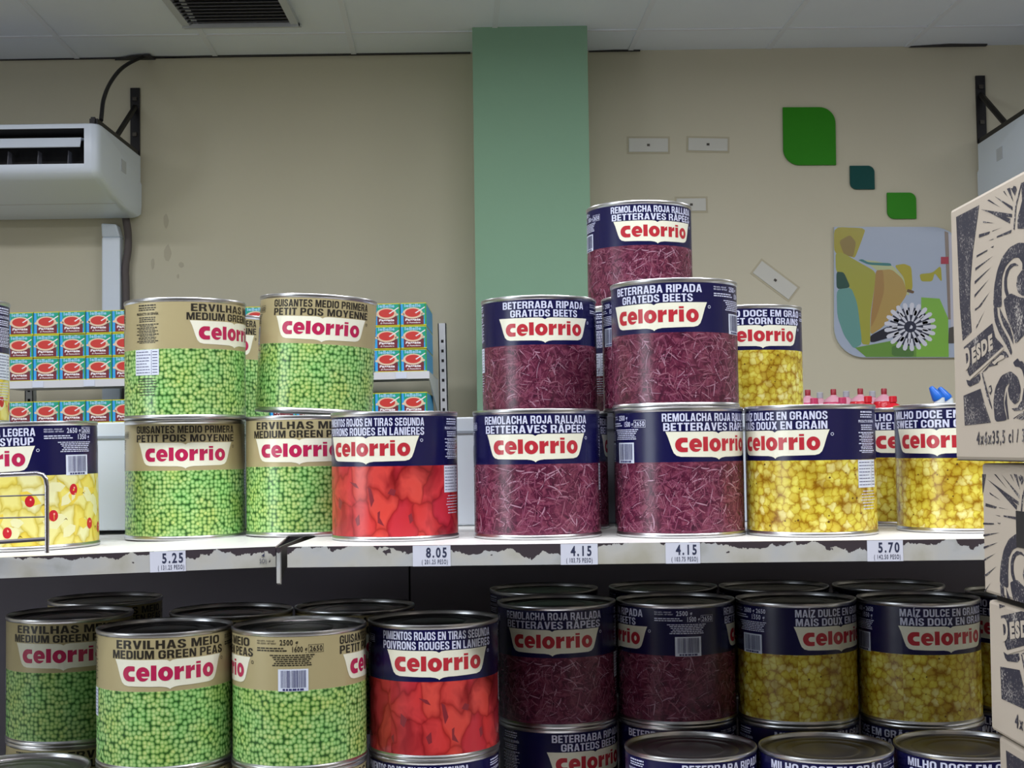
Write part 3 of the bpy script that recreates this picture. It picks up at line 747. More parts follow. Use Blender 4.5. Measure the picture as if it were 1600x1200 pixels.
# ------------------------------------------------------------------ wall details
STAIN = mat('wall_scuff', rgb(190, 183, 162), .8); sb = MB(); R9 = random.Random(8)
for (px, py, w_, h_) in ((239, 412, 7, 24), (262, 396, 16, 30), (259, 345, 10, 26), (283, 414, 12, 10), (278, 432, 5, 9)):
    p = at(px, py, WALL); k = WALL / F / 2
    sb.prism([(p.x + math.cos(a / 9 * 2 * math.pi) * w_ * k * R9.uniform(.6, 1), p.z + math.sin(a / 9 * 2 * math.pi) * h_ * k * R9.uniform(.6, 1)) for a in range(9)], 'y', WALL - .0012, WALL - .0002)
struct('trim_3', sb, STAIN)
PLATE = mat('plastic_plate', rgb(206, 205, 196), 0.4)
SCREW = mat('screw_head', rgb(70, 66, 60), 0.4, 0.6)
def plate(px, py, wpx, hpx, rot, label):
    p = at(px, py, WALL); k = WALL / F; w, h = wpx * k / 2, hpx * k / 2
    t = thing('mounting_plate', label, 'plate', (p.x, WALL, p.z), 'empty mounting plates on the cream wall'); t.rotation_euler = (0, math.radians(rot), 0)
    MB().box((-w, -.005, -h), (w, -.0004, h)).build('plate', PLATE, t, bevel=.0015)
    MB().frame_lip(w, h).build('adhesive_edge', mat('old_adhesive', rgb(188, 180, 154), 0.6), t)
    MB().box((-.006, -.007, -.005), (.006, -.0045, .005)).build('screw', SCREW, t)
def frame_lip(s, w, h):
    q = .008
    return s.box((-w - q, -.002, -h - q), (w + q, -.0003, -h)).box((-w - q, -.002, h), (w + q, -.0003, h + q)).box((-w - q, -.002, -h), (-w, -.0003, h)).box((w, -.002, -h), (w + q, -.0003, h))
MB.frame_lip = frame_lip
plate(1013, 227, 62, 22, 1, 'upper left mounting plate on the cream wall, right of the pillar')
plate(1106, 226, 62, 20, 2, 'mounting plate between the pillar and the big green leaf panel')
plate(1080, 320, 46, 20, 0, 'mounting plate half hidden behind the topmost beet tin')
plate(1211, 438, 70, 24, 38, 'mounting plate hanging askew above the corn tin')

def leaf(px0, py0, px1, py1, r, col, label, thick=.012, rough=.3):
    a, b = at(px0, py0, WALL), at(px1, py1, WALL)
    w, h = (b.x - a.x) / 2, (a.z - b.z) / 2; r *= w
    pts = [(-w, h)] + ell(w - r, h - r, r, r, 90, 0, 12) + [(w, -h)] + ell(-w + r, -h + r, r, r, 270, 180, 12)
    m = mat('panel_' + label.split()[1], col, .5, spec=.2)
    o = MB().prism(pts, 'y', -thick, -.0005).build('leaf_panel', m, bevel=.001)
    o.location = ((a.x + b.x) / 2, WALL, (a.z + b.z) / 2); o.rotation_euler = (0, math.radians(.6), 0)
    return tag(o, label, 'wall decoration', 'leaf shaped wall panels')
leaf(1222, 169, 1306, 258, .62, rgb(44, 138, 14), 'large green leaf-shaped panel high on the cream wall')
leaf(1327, 260, 1366, 296, .55, rgb(0, 74, 70), 'small teal leaf-shaped panel on the cream wall')
leaf(1385, 302, 1431, 342, .5, rgb(48, 140, 20), 'small green leaf-shaped panel above the picture')

# picture of cleaning things, printed on a leaf-shaped board
Z0 = (1290, 340); ZS = 5.217
def soft(pl, n=2):
    for _ in range(n):
        q = []
        for (x0, y0), (x1, y1) in zip(pl, pl[1:] + pl[:1]): q += [(x0 * .86 + x1 * .14, y0 * .86 + y1 * .14), (x0 * .14 + x1 * .86, y0 * .14 + y1 * .86)]
        pl = q
    return pl
def pz(x, y): return at(Z0[0] + x / ZS, Z0[1] + y / ZS, WALL - .02)
pc = pz(605, 605)
root = thing('wall_picture', 'leaf-shaped wall picture of yellow gloves, sponge and a white scrubbing brush', 'picture', (pc.x, WALL, pc.z))
def loc2(x, y):
    p = pz(x, y); return (p.x - pc.x, p.z - pc.z)
outl = [(70, 75)] + [(870 + 275 * math.sin(math.radians(a)), 350 - 275 * math.cos(math.radians(a))) for a in range(0, 91, 10)] + [(1145, 1140)] + [(320 - 250 * math.sin(math.radians(a)), 890 + 250 * math.cos(math.radians(a))) for a in range(0, 91, 10)]
MB().prism([loc2(*q) for q in outl], 'y', -.018, -.0005).build('board', mat('board_edge', rgb(205, 205, 195), .5), root)
shapes = [
    (outl, (172, 184, 204)),
    ([(70, 75), (330, 85), (290, 200), (240, 330), (190, 310), (70, 290)], (170, 160, 56)),
    ([(110, 190), (200, 140), (250, 200), (225, 325), (150, 300)], (146, 126, 66)),
    ([(300, 345), (400, 352), (540, 385), (640, 490), (690, 640), (600, 600), (420, 430)], (188, 196, 150)),
    ([(410, 430), (540, 420), (630, 500), (670, 620), (560, 780), (470, 890), (365, 960), (370, 800), (400, 560)], (180, 152, 88)),
    ([(410, 430), (470, 424), (480, 600), (420, 800), (370, 900), (370, 800), (400, 560)], (168, 132, 78)),
    ([(80, 290), (140, 285), (250, 350), (410, 440), (400, 560), (365, 800), (365, 1040), (290, 1030), (250, 720), (190, 560), (85, 440)], (166, 166, 68)),
    ([(88, 440), (150, 445), (205, 570), (90, 585)], (36, 78, 68)),
    ([(90, 585), (210, 570), (260, 700), (300, 1030), (230, 1070), (150, 960), (95, 800)], (104, 156, 150)),
    ([(265, 345), (300, 338), (350, 365), (530, 370), (540, 395), (350, 384)], (62, 128, 128)),
    ([(560, 390), (640, 375), (700, 400), (710, 560), (700, 600), (655, 590), (640, 490)], (178, 166, 52)),
    ([(670, 580), (725, 600), (715, 620), (660, 605)], (108, 84, 60)),
    ([(780, 650), (930, 660), (1000, 820), (1005, 1136), (720, 1136), (740, 1050), (880, 900), (780, 760)], (130, 184, 74)),
    ([(240, 1060), (560, 1000), (740, 1050), (740, 1136), (330, 1136)], (108, 152, 68)),
    ([(365, 960), (520, 880), (580, 960), (400, 1015), (365, 1015)], (36, 36, 50)),
    ([(540, 1040), (720, 1060), (720, 1136), (540, 1130)], (84, 124, 66)),
    ([(765, 460), (870, 450), (940, 390), (950, 530), (890, 450), (870, 520), (780, 520)], (172, 166, 52)),
    ([(970, 110), (1000, 120), (1025, 830), (1000, 830)], (142, 128, 118)),
    ([(1003, 130), (1090, 180), (1100, 1010), (1025, 1000)], (192, 192, 206)),
    ([(1005, 900), (1070, 880), (1090, 1025), (1000, 1025)], (84, 80, 76)),
    ([(940, 320), (1003, 320), (1003, 378), (940, 378)], (172, 48, 70)),
    (ell(690, 890, 170, 158), (42, 46, 68)),
]
pr = P2(); pm = []; 
for i, (poly, c) in enumerate(shapes):
    pm.append(mat('picture_ink', rgb(*c), .3)); pr.poly([loc2(*q) for q in (soft(poly, 2) if 0 < i < 17 and i != 12 and i != 13 else poly)], mi=i)
wi = len(pm); pm.append(mat('picture_white', rgb(216, 218, 230), .3))
for ring, (r0, r1, n, wd) in enumerate(((105, 212, 21, 19), (50, 150, 13, 14), (0, 20, 1, 18))):
    for k in range(n):
        a = 2 * math.pi * k / n + ring * .2; ca, sa = math.cos(a), math.sin(a)
        pl = [(690 + ca * r - sa * s, 890 + (sa * r + ca * s) * .93) for r, s in ((r0, -wd * .6), (r1 - wd, -wd), (r1, -wd * .5), (r1, wd * .5), (r1 - wd, wd), (r0, wd * .6))]
        pr.poly([loc2(*q) for q in pl], mi=wi)
pr.f = pr.f; layer = {}
# every shape is a print layer a hair above the one before
vz = [0] * len(pr.v)
for f, m in zip(pr.f, pr.m):
    for i in f: vz[i] = m
mb = MB(); mb.add([(x, -.0181 - .00006 * z, y) for (x, y), z in zip(pr.v, vz)], pr.f); mb.m = pr.m
mb.build('printed_picture', pm, root, fix=False)

# ------------------------------------------------------------------ air conditioners
ACW = mat('ac_plastic', rgb(226, 236, 250), 0.35)
ACG = mat('ac_grey_panel', rgb(198, 204, 214), 0.4)
IRON = mat('black_iron', rgb(24, 22, 26), 0.5, 0.3)
def ac_profile(notch):
    P = [(0.02, 0.280), (0.006, 0.275), (0.0, 0.262)]
    if notch: P += [(0.0, 0.257), (0.13, 0.257), (0.13, 0.115), (0.0, 0.118)]
    P += [(0.0, 0.10), (0.012, 0.082), (0.05, 0.064), (0.2, 0.03), (0.4, 0.006), (0.56, 0.0), (0.6, 0.012), (0.612, 0.05), (0.612, 0.14), (0.595, 0.15), (0.595, 0.280)]
    return P
def ac_cap(mb, xa, xb):
    # rounded end: the profile draws in towards its middle
    P = ac_profile(False); n = len(P); o = len(mb.v); st = [(0, 0), (.4, .004), (.7, .012), (.9, .024), (1, .04)]
    for t, d in st:
        for y, z in P: mb.v.append((xa + (xb - xa) * t, y + (d if y < .3 else 0), z + (-d * .25 if z > .2 else d * .3)))
    for i in range(len(st) - 1):
        for q in range(n): r = (q + 1) % n; mb.f.append((o + i * n + q, o + i * n + r, o + (i + 1) * n + r, o + (i + 1) * n + q)); mb.m.append(0)
    k = o + (len(st) - 1) * n
    for t in tessellate_polygon([[Vector((y, z, 0)) for y, z in P]]): mb.f.append(tuple(k + i for i in t)); mb.m.append(0)
def ac_unit(x_end, side, label):
    """side=-1: the unit runs to the left of x_end; +1: to the right"""
    t = thing('air_conditioner', label, 'air conditioner', (x_end, WALL - .625, EYE + 1.010), 'wall-hung air conditioners')
    L = 1.25
    X = lambda a: side * a
    mb = MB(); mb.prism(ac_profile(False), 'x', X(.03), X(.058)); mb.prism(ac_profile(True), 'x', X(.058), X(L - .058)); mb.prism(ac_profile(False), 'x', X(L - .058), X(L - .03))
    ac_cap(mb, X(.03), X(0)); ac_cap(mb, X(L - .03), X(L))
    mb.build('casing', ACW, t, smooth=True)
    MB().prism([(.004, .2553), (.004, .2568), (.1292, .2568), (.1292, .1155), (.127, .1155), (.127, .2553)], 'x', X(.0585), X(L - .0585)).build('outlet_shade', DARKM, t)  # dark lining puts the shade of the open outlet into its colour
    MB().prism([(.002, .186), (.006, .184), (.022, .219), (.11, .232), (.108, .238), (.018, .224)], 'x', X(.075), X(L - .075)).build('air_vane', ACW, t)
    for k in range(9):
        xx = .14 + k * .118
        MB().prism([(.06, .118), (.11, .118), (.11, .185), (.07, .185)], 'x', X(xx), X(xx + .002)).build('louvre', SLATM, t)
    MB().prism([(.30, .0205), (.302, .0175), (.31, .0165), (.308, .0195)], 'x', X(.02), X(L - .02)).build('seam', ACG, t)
    MB().box((min(X(-.002), X(.002)), .30, .15), (max(X(-.002), X(.002)), .37, .20)).build('rating_plate', ACG, t)
    return t
ac_unit(-1.585, -1, 'white air conditioner hung on the wall left of the pillar, outlet open')
ac_unit(2.02, 1, 'white air conditioner in the right-hand wall corner, behind the cartons')
def bracket(xc, side, label):
    t = thing('wall_bracket', label, 'bracket', (xc, WALL, EYE + 1.2915), 'iron brackets of the air conditioners')
    MB().box((-.02, -.012, 0), (.02, -.0005, .295)).build('wall_bar', IRON, t)
    MB().box((-.016, -.60, -.004), (.016, -.012, .018)).build('arm', IRON, t)
    MB().tube([(0, -.012, .21), (0, -.30, .012)], .013, 6).build('brace', IRON, t)
    MB().box((-.008, -.61, -.004), (.008, -.60, .022)).build('end_stop', IRON, t)
    for z in (.09, .245): MB().box((-.009, -.02, z - .008), (.009, -.012, z + .008)).build('bolt', SCREW, t)
bracket(at(212, 190, WALL).x, -1, 'black iron bracket over the air conditioner left of the pillar')
bracket(at(1532, 170, WALL).x, 1, 'black iron bracket over the air conditioner behind the cartons')
# cable and pipes
cp = [(236, 86, 5.88), (215, 92, 5.82), (190, 107, 5.72), (172, 130, 5.6), (162, 155, 5.48), (159, 178, 5.4), (158, 188, 5.36)]
def curve(pts, n=5):
    P = [Vector(p) for p in pts]; P = [P[0] * 2 - P[1]] + P + [P[-1] * 2 - P[-2]]; out = []
    for i in range(1, len(P) - 2):
        a, b, c, d = P[i - 1:i + 3]
        for k in range(n):
            t = k / n; out.append(.5 * ((2 * b) + (c - a) * t + (2 * a - 5 * b + 4 * c - d) * t * t + (3 * b - a - 3 * c + d) * t ** 3))
    return out + [P[-2]]
tag(MB().tube(curve([at(*q) for q in cp]), .0085, 8).build('power_cable', IRON, smooth=True), 'black cable curving from the ceiling down to the air conditioner', 'cable')
a = at(180, 88, WALL); b = at(240, 86, WALL)
g = MB().prism([(a.x, WALL - .004), ((a.x + b.x) / 2, WALL - .05), (b.x, WALL - .07), (b.x + .01, WALL - .004)], 'z', CEIL - .012, CEIL - .006).build('ceiling_hole', GAP)
g['kind'] = 'structure'
xd = at(181, 420, WALL).x
mb = MB()
mb.box((xd - .042, WALL - .065, .02), (xd + .036, WALL - .001, EYE + .93))
mb.prism([(xd - .042, EYE + .93), (xd + .036, EYE + .93), (xd + .02, EYE + .985), (xd - .045, EYE + .99)], 'y', WALL - .065, WALL - .001)
tag(mb.build('pipe_cover', ACW, bevel=.006), 'white plastic pipe cover running down the wall under the air conditioner', 'pipe cover')
pp = [(196, 338, 5.86), (200, 365, 5.86), (200, 390, 5.86), (196, 420, 5.86), (197, 470, 5.86), (197, 700, 5.86)]
tag(MB().tube(curve([at(*q) for q in pp]), .016, 10).build('drain_pipe', mat('dark_insulation', rgb(92, 84, 84), .7), smooth=True), 'dark insulated pipe beside the white pipe cover', 'pipe')

# ------------------------------------------------------------------ far shelf with passata cartons
SHELFW = mat('shelf_white', rgb(214, 216, 220), 0.45)
FD = 5.0
fx0, fx1 = at(-60, 590, FD).x, at(671, 590, FD).x
fz1, fz2 = EYE + .288, EYE + .130
FT = .0103
t = thing('wall_shelving', 'white slotted shelving against the wall, stocked with passata cartons', 'shelving', (fx1 + 1.58 * FT, FD, 0))
t.rotation_euler = (0, -FT, 0)
def L(x): return x - fx1
for zz in (fz1, fz2, fz2 - .3, fz2 - .62, .12):
    b = MB().box((L(fx0), 0, zz - .003), (0, .62, zz)).box((L(fx0), -.004, zz - .026), (0, 0, zz + .001)).build('shelf_board', SHELFW, t)
    MB().prism([(.0, zz - .026), (.62, zz - .15), (.62, zz - .003), (.0, zz - .003)], 'x', -.004, -.0005).build('shelf_bracket', SHELFW, t)
for xx in (0.002, L(fx0) + .01):
    pm_ = MB(); pm_.box((xx, .62, 0), (xx + .004, .66, EYE + .52)).box((xx, .655, 0), (xx + .034, .66, EYE + .52)); pm_.box((xx + .03, .62, 0), (xx + .034, .66, EYE + .52)); pm_.box((xx, .62, 0), (xx + .034, .6215, EYE + .52))
    u = pm_.build('upright', SHELFW, t)
    sl = MB()
    for k in range(42): sl.box((xx + .012, .6185, .1 + k * .04), (xx + .022, .6198, .112 + k * .04))
    sl.build('slots', DARKM, u)
MB().box((L(fx0), .64, 0.1), (-.002, .645, fz2 - .03)).build('back_panel', SHELFW, t)
for xx, s_ in ((at(60, 590, FD).x, '1.20'), (at(140, 590, FD).x, '1.20'), (at(627, 585, FD).x, '1.20')):
    tg = MB().box((-.02, -.0065, -.024), (.02, -.0045, -.001)).build('price_tag', STICKER); tg.location = (xx, FD, fz1 + (xx - fx1) * FT); tg.rotation_euler = (0, -FT, 0)
    tag(tg, 'tiny price tag on the passata shelf, ' + ('by its left end' if xx < -1.75 else 'near the white pipe cover' if xx < -1 else 'at its right end'), 'price tag', 'tags on the passata shelf')
# the carton
CW, CHH, CD = .0942, .0835, .40
TEAL = mat('carton_teal', rgb(16, 164, 134), .35); YEL = mat('carton_yellow', rgb(206, 204, 34), .35); SKY = mat('carton_blue', rgb(56, 170, 236), .35)
POT = mat('carton_pot', rgb(118, 36, 48), .35); SOUP = mat('carton_soup', rgb(206, 56, 48), .35); RIM = mat('carton_rim', rgb(232, 206, 176), .35); LET = mat('carton_lettering', rgb(150, 206, 236), .35); WLET = mat('carton_white', rgb(244, 238, 240), .35); GRN = mat('carton_green', rgb(60, 160, 60), .35)
cb = MB(); cb.box((0, 0, 0), (CW - .001, CD, CHH - .0035), 0).box((0, 0, CHH - .0035), (CW - .001, CD, CHH), 1)
carton_me = cb.mesh('passata_carton', [SKY, YEL])
def front(p, mi, lay):
    global _fm
    _fm.add([(x, -.0003 - lay * .0001, y) for x, y in p.v], p.f, mi)
_fm = MB(); w_ = CW - .001
front(P2().poly([(.012, .03), (w_ - .008, .022), (w_ - .004, CHH - .004), (.008, CHH - .004)]), 0, 0)
front(P2().rect(w_ - .005, .0, w_, CHH - .0036), 8, 0)
front(P2().poly([(.010, .003), (w_ - .010, .003), (w_ - .010, .036), (.010, .036)]), 1, 1)
front(P2().poly(ell(.044, .046, .0365, .0205)), 3, 2); front(P2().poly(ell(.0075, .042, .0065, .0042, n=12)), 3, 2); front(P2().poly(ell(.0805, .042, .0065, .0042, n=12)), 3, 2)
front(P2().poly(ell(.044, .047, .0285, .0155)), 2, 3)
front(P2().poly([(.052, .047), (.056, .0445), (.090, .066), (.088, .069)]), 5, 4)
front(P2().text('leBelle', .044, .0675, .0125, .06, .055), 4, 4)
front(P2().text('Passata', .044, .0175, .009, .056, .06, shear=.15), 5, 4)
front(P2().text('di Pomodoro', .046, .0085, .0055, .05, .03, shear=.15), 5, 4)
front(P2().rect(0, 0, w_, .0042), 6, 1)
front_me = _fm.mesh('printed_front', [TEAL, POT, SOUP, RIM, LET, WLET, YEL, SKY, GRN], fix=False)
ORD = ['bottom', 'middle', 'top']; NTH = ['first', 'second', 'third', 'fourth', 'fifth']
rnd = random.Random(4)
base_c = None
ptilt = math.radians(.45)
for sh, rows in ((0, 3), (1, 1)):
    for c in range(16):
        px = 9.5 + c * 41.15
        x0 = at(px, 590, FD).x
        for r in range(rows):
            z = (fz1 if sh == 0 else fz2) + (x0 - fx1) * FT + r * (CHH + .0012) + .0006
            where = '' if sh == 0 else 'on the shelf below'
            rown = (', %s row' % ORD[r]) if sh == 0 else ''
            if c < 5: lab = '%s passata carton from the fruit tin%s %s' % (NTH[c], rown, where)
            elif c > 12: lab = '%s passata carton from the shelf\'s right end%s %s' % (NTH[15 - c], rown, where)
            else: lab = 'passata carton hidden behind the pea tins%s %s' % (rown, where)
            if base_c is None:
                base_c = bpy.data.objects.new('passata_carton', carton_me); COL.objects.link(base_c); o = base_c
                f_ = bpy.data.objects.new('printed_front', front_me); COL.objects.link(f_); f_.parent = o
            else: o = copy_tree(base_c)
            o.location = (x0 + rnd.uniform(-.0004, .0004), FD + .012 + rnd.uniform(0, .006), z); o.rotation_euler = (0, -FT, rnd.uniform(-.0015, .0015))
            tag(o, ' '.join(lab.split()), 'carton', 'passata cartons')

# ------------------------------------------------------------------ far shelf with bottles, right
BD = 4.55
bx0, bx1 = at(1235, 640, BD).x, at(1640, 640, BD).x
bz = EYE - .10
t = thing('bottle_shelving', 'low white shelf behind the corn tins holding the bottles', 'shelving', (bx0, BD, 0))
for zz in (bz, bz - .4, .15): MB().box((0, -.1, zz - .02), (bx1 - bx0, .3, zz)).build('shelf_board', SHELFW, t)
for xx in (.0, bx1 - bx0 - .03): MB().box((xx, .3, 0), (xx + .03, .34, bz + .05)).build('upright', SHELFW, t)
PINK = mat('pink_liquid', rgb(206, 70, 112), .2); PINK.node_tree.nodes['Principled BSDF'].inputs['Transmission Weight'].default_value = .15
CLEAR = mat('hazy_plastic', rgb(204, 150, 166), .25); REDP = mat('red_liquid', rgb(206, 38, 52), .2); MAROON = mat('maroon_cap', rgb(146, 26, 44), .35); GREYC = mat('grey_cap', rgb(166, 168, 176), .35); BLUEC = mat('blue_cap', rgb(36, 116, 224), .3); WHB = mat('white_bottle', rgb(222, 232, 238), .3)
def bottle(px, py, Y, body, shoulder, cap, label, capr=.011):
    p = at(px, py, Y); h = p.z - bz
    t = thing('bottle', label, 'bottle', (p.x, Y, bz), 'bottles on the far shelf')
    MB().lathe([(0, .0005), (.034, .0005), (.036, .004), (.036, h - .05), (.034, h - .044), (.0, h - .044)], 24).build('bottle_body', body, t, smooth=True)
    MB().lathe([(.034, h - .0438), (.031, h - .037), (.02, h - .028), (.011, h - .023), (.009, h - .019), (0, h - .019)], 24).build('bottle_neck', shoulder, t, smooth=True)
    MB().lathe([(0, h - .02), (capr, h - .02), (capr, h - .002), (capr * .85, h), (0, h)], 20).build('cap', cap, t, smooth=True)
names = ['nearest the corn tin', 'second along', 'third along', 'fourth along']
for i, (px, py) in enumerate(((1262, 609), (1302, 608), (1344, 607), (1381, 607))):
    bottle(px, py, 4.62, PINK if i < 2 else REDP, CLEAR, MAROON, 'clear pink bottle with maroon cap, %s in its row' % names[i], .0095)
for i, (px, py) in enumerate(((1281, 613), (1322, 611), (1363, 611))):
    bottle(px, py, 4.72, PINK, CLEAR, GREYC, 'pale bottle with grey cap, %s in the rear row' % names[i])
for i, (px, py) in enumerate(((1272, 622), (1316, 621), (1356, 619), (1395, 619))):
    bottle(px, py, 4.50, PINK if i < 2 else REDP, PINK if i < 2 else REDP, PINK if i < 2 else REDP, 'squat %s bottle with matching cap, %s in the front row' % ('pink' if i < 2 else 'red', names[i]), .013)
for i, px in enumerate((1468, 1489)):
    p = at(px, 627, 4.5)
    t = thing('bottle', 'white bottle with slanted blue cap, %s' % ('nearer the corn tins' if i == 0 else 'nearer the printed carton'), 'bottle', (p.x, 4.5 + .05 * i, bz), 'bottles on the far shelf')
    h = p.z - bz
    MB().lathe([(0, .0005), (.0165, .0005), (.0178, .004), (.0178, h - .03), (.0175, h - .005), (.016, h + .012), (.0, h + .014)], 24).build('bottle_body', WHB, t, smooth=True)
    cpm = MB().lathe([(0, 0), (.018, 0), (.019, .006), (.013, .028), (.007, .046), (.0, .048)], 20).build('cap', BLUEC, t, smooth=True)
    cpm.location = (-.003, 0, h + .008); cpm.rotation_euler = (0, math.radians(-32), 0)

# ------------------------------------------------------------------ the shelf with the tins
def peel():
    m = mat('peeling_paint', rgb(196, 197, 194), .5); nt = NT(m)
    tc = nt.n('ShaderNodeTexCoord'); sp = nt.n('ShaderNodeSeparateXYZ'); nt.l(tc.outputs['Object'], sp.inputs[0])
    n = nt.n('ShaderNodeTexNoise', i_Scale=26.0, i_Detail=5.0, i_Roughness=.62, i_Distortion=.3)
    mp = nt.n('ShaderNodeMapping'); mp.inputs['Scale'].default_value = (1, 1, .75); nt.l(tc.outputs['Object'], mp.inputs[0]); nt.l(mp.outputs[0], n.inputs['Vector'])
    nb = nt.n('ShaderNodeTexNoise', i_Scale=5.5, i_Detail=1.0); nt.l(tc.outputs['Object'], nb.inputs['Vector'])
    # height under the top edge, 0 at the edge and 1 at 23 mm below it
    h = nt.math('MULTIPLY', sp.outputs['Z'], -1 / .023)
    nt.t.nodes[-1].name = 'edge_distance'
    k = nt.math('ADD', nt.math('MULTIPLY', n.outputs['Fac'], 1.5), nt.math('MULTIPLY', nb.outputs['Fac'], 1.75))
    k = nt.math('SUBTRACT', k, nt.math('MULTIPLY', h, .85))
    k = nt.math('MULTIPLY', k, .5)
    bare = nt.ramp(k, [(.73, (0, 0, 0, 1)), (.737, (1, 1, 1, 1))])
    ns = nt.n('ShaderNodeTexNoise', i_Scale=48.0, i_Detail=3.0); nt.l(tc.outputs['Object'], ns.inputs['Vector'])
    spot = nt.ramp(ns.outputs['Fac'], [(.69, (0, 0, 0, 1)), (.70, (1, 1, 1, 1))])
    bare = nt.math('MAXIMUM', bare, spot)
    nd = nt.n('ShaderNodeTexNoise', i_Scale=14.0, i_Detail=6.0); nt.l(tc.outputs['Object'], nd.inputs['Vector'])
    paint = nt.ramp(nd.outputs['Fac'], [(.3, rgb(150, 152, 146)), (.45, rgb(178, 181, 182)), (.55, rgb(184, 184, 178)), (.7, rgb(168, 166, 152))])
    nt.base(nt.mix(bare, paint, rgb(58, 50, 56))); return m
PEEL = peel()
def topmat():
    m = mat('worn_white_shelf', rgb(232, 232, 228), .35); nt = NT(m)
    tc = nt.n('ShaderNodeTexCoord'); n = nt.n('ShaderNodeTexNoise', i_Scale=30.0, i_Detail=6.0, i_Roughness=.7); nt.l(tc.outputs['Object'], n.inputs['Vector'])
    f = nt.ramp(n.outputs['Fac'], [(.60, (0, 0, 0, 1)), (.72, (.6, .6, .6, 1))])
    nt.base(nt.mix(f, rgb(234, 234, 230), rgb(150, 130, 104))); return m
TOP = topmat()
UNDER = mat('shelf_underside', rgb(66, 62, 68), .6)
def shelf(label, loc, yaw, tilt, x0, x1, depth, fh=.0235):
    t = thing('metal_shelf', label, 'shelf', loc, 'shelves holding the tins')
    t.rotation_euler = (Matrix.Rotation(yaw, 3, 'Z') @ Matrix.Rotation(tilt, 3, 'Y')).to_euler()
    MB().box((x0, .0012, -.0022), (x1, depth, -.0004)).build('shelf_board', TOP, t)
    MB().box((x0, 0, -fh), (x1, .0012, -.0004)).build('front_edge', PEEL, t)
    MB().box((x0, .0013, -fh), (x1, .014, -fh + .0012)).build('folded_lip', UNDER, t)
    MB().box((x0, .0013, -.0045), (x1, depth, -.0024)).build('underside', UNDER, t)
    return t
xr = at(446, 854, 1.556).x
R1 = shelf('white metal shelf with peeling front edge carrying most of the upper tins', (xr, 1.556, Z1), math.radians(-2.4), 0, 0.002, 1.35, .74)
LS = shelf('slightly sagging white metal shelf with chipped edge and the 5.25 tag', (xr - .012, 1.566, Z1), math.radians(5.0), math.radians(-1.15), -1.25, -.001, .70)
GREYB = mat('dark_bracket', rgb(72, 72, 70), .6)  # plain dark grey for the plate behind the front edge
# support bracket between the two shelves
mb = MB().prism([(1.552, Z1 - .0005), (1.552, Z1 - .0405), (1.558, Z1 - .0425), (1.560, Z1 - .0425), (1.560, Z1 - .0005)], 'x', xr - .0095, xr - .0055)
mb.prism([(1.560, Z1 - .0005), (1.560, Z1 - .040), (1.575, Z1 - .036), (1.60, Z1 - .026), (2.2, Z1 - .026), (2.2, Z1 - .0005)], 'x', xr - .0085, xr - .0065, 1)
tag(mb.build('shelf_bracket', [PEEL, GREYB]), 'chipped white bracket end hanging between the two shelf edges', 'bracket')
for o in bpy.data.objects:
    if o.name.startswith('shelf_bracket') and o.parent is None:
        me = o.data
        for v in me.vertices: v.co.z -= Z1
        o.location.z = Z1
# gondola frame: back panel, riser behind the tins, uprights
GREYP = mat('grey_back_panel', rgb(128, 122, 134), .6)
RISER = mat('white_riser', rgb(214, 224, 234), .4)
t = thing('shelving_frame', 'shelving frame with white riser behind the upper tins and grey back panel below', 'shelving', (0, 2.25, 0))
rz = .1515
MB().box((-1.6, -.320, Z1 + .0005), (1.15, -.05, Z1 + rz)).build('riser', RISER, t, bevel=.002)
MB().box((-1.6, -.3222, Z1 + rz - .0225), (1.15, -.3203, Z1 + rz - .019)).build('riser_seam', mat('riser_seam', rgb(150, 160, 172), .5), t)
MB().box((-1.6, 0, .05), (xr + .085, .01, Z1 - .03)).build('back_panel', GREYP, t)
MB().box((xr + .088, 0, .05), (1.15, .01, Z1 - .03)).build('back_panel', GREYP, t)
MB().box((xr + .06, .0105, .05), (xr + .12, .013, Z1 - .03)).build('joint_strip', DARKM, t)
for xx in (-1.3, xr - .02, .95): MB().box((xx, .012, 0), (xx + .04, .05, Z1 + .1)).build('upright', GREYP, t)
MB().box((-1.6, -.55, ZM + .0005), (1.15, -.02, ZM + CH - .002)).build('lower_riser', GREYP, t) if False else None
low = thing('metal_shelf', 'dark lower shelf under the bottom tier of tins', 'shelf', (0, 1.47, ZM), 'shelves holding the tins')
MB().box((-1.6, 0, -.003), (1.15, .77, -.0004)).build('shelf_board', TOP, low)
MB().box((-1.6, -.0015, -.024), (1.15, -.0002, -.0004)).build('front_edge', PEEL, low)
low2 = thing('metal_shelf', 'base shelf of the shelving, below the view', 'shelf', (0, 1.47, .2), 'shelves holding the tins')
MB().box((-1.6, 0, -.003), (1.15, .77, -.0004)).build('shelf_board', TOP, low2)
MB().box((-1.6, -.0015, -.19), (1.15, -.0002, -.0004)).build('kick_plate', PEEL, low2)
MB().box((-1.6, 1.86 + .0 - 1.47, 0.0003), (1.15, .765, CH - .001)).build('rear_riser', GREYP, low) if False else None

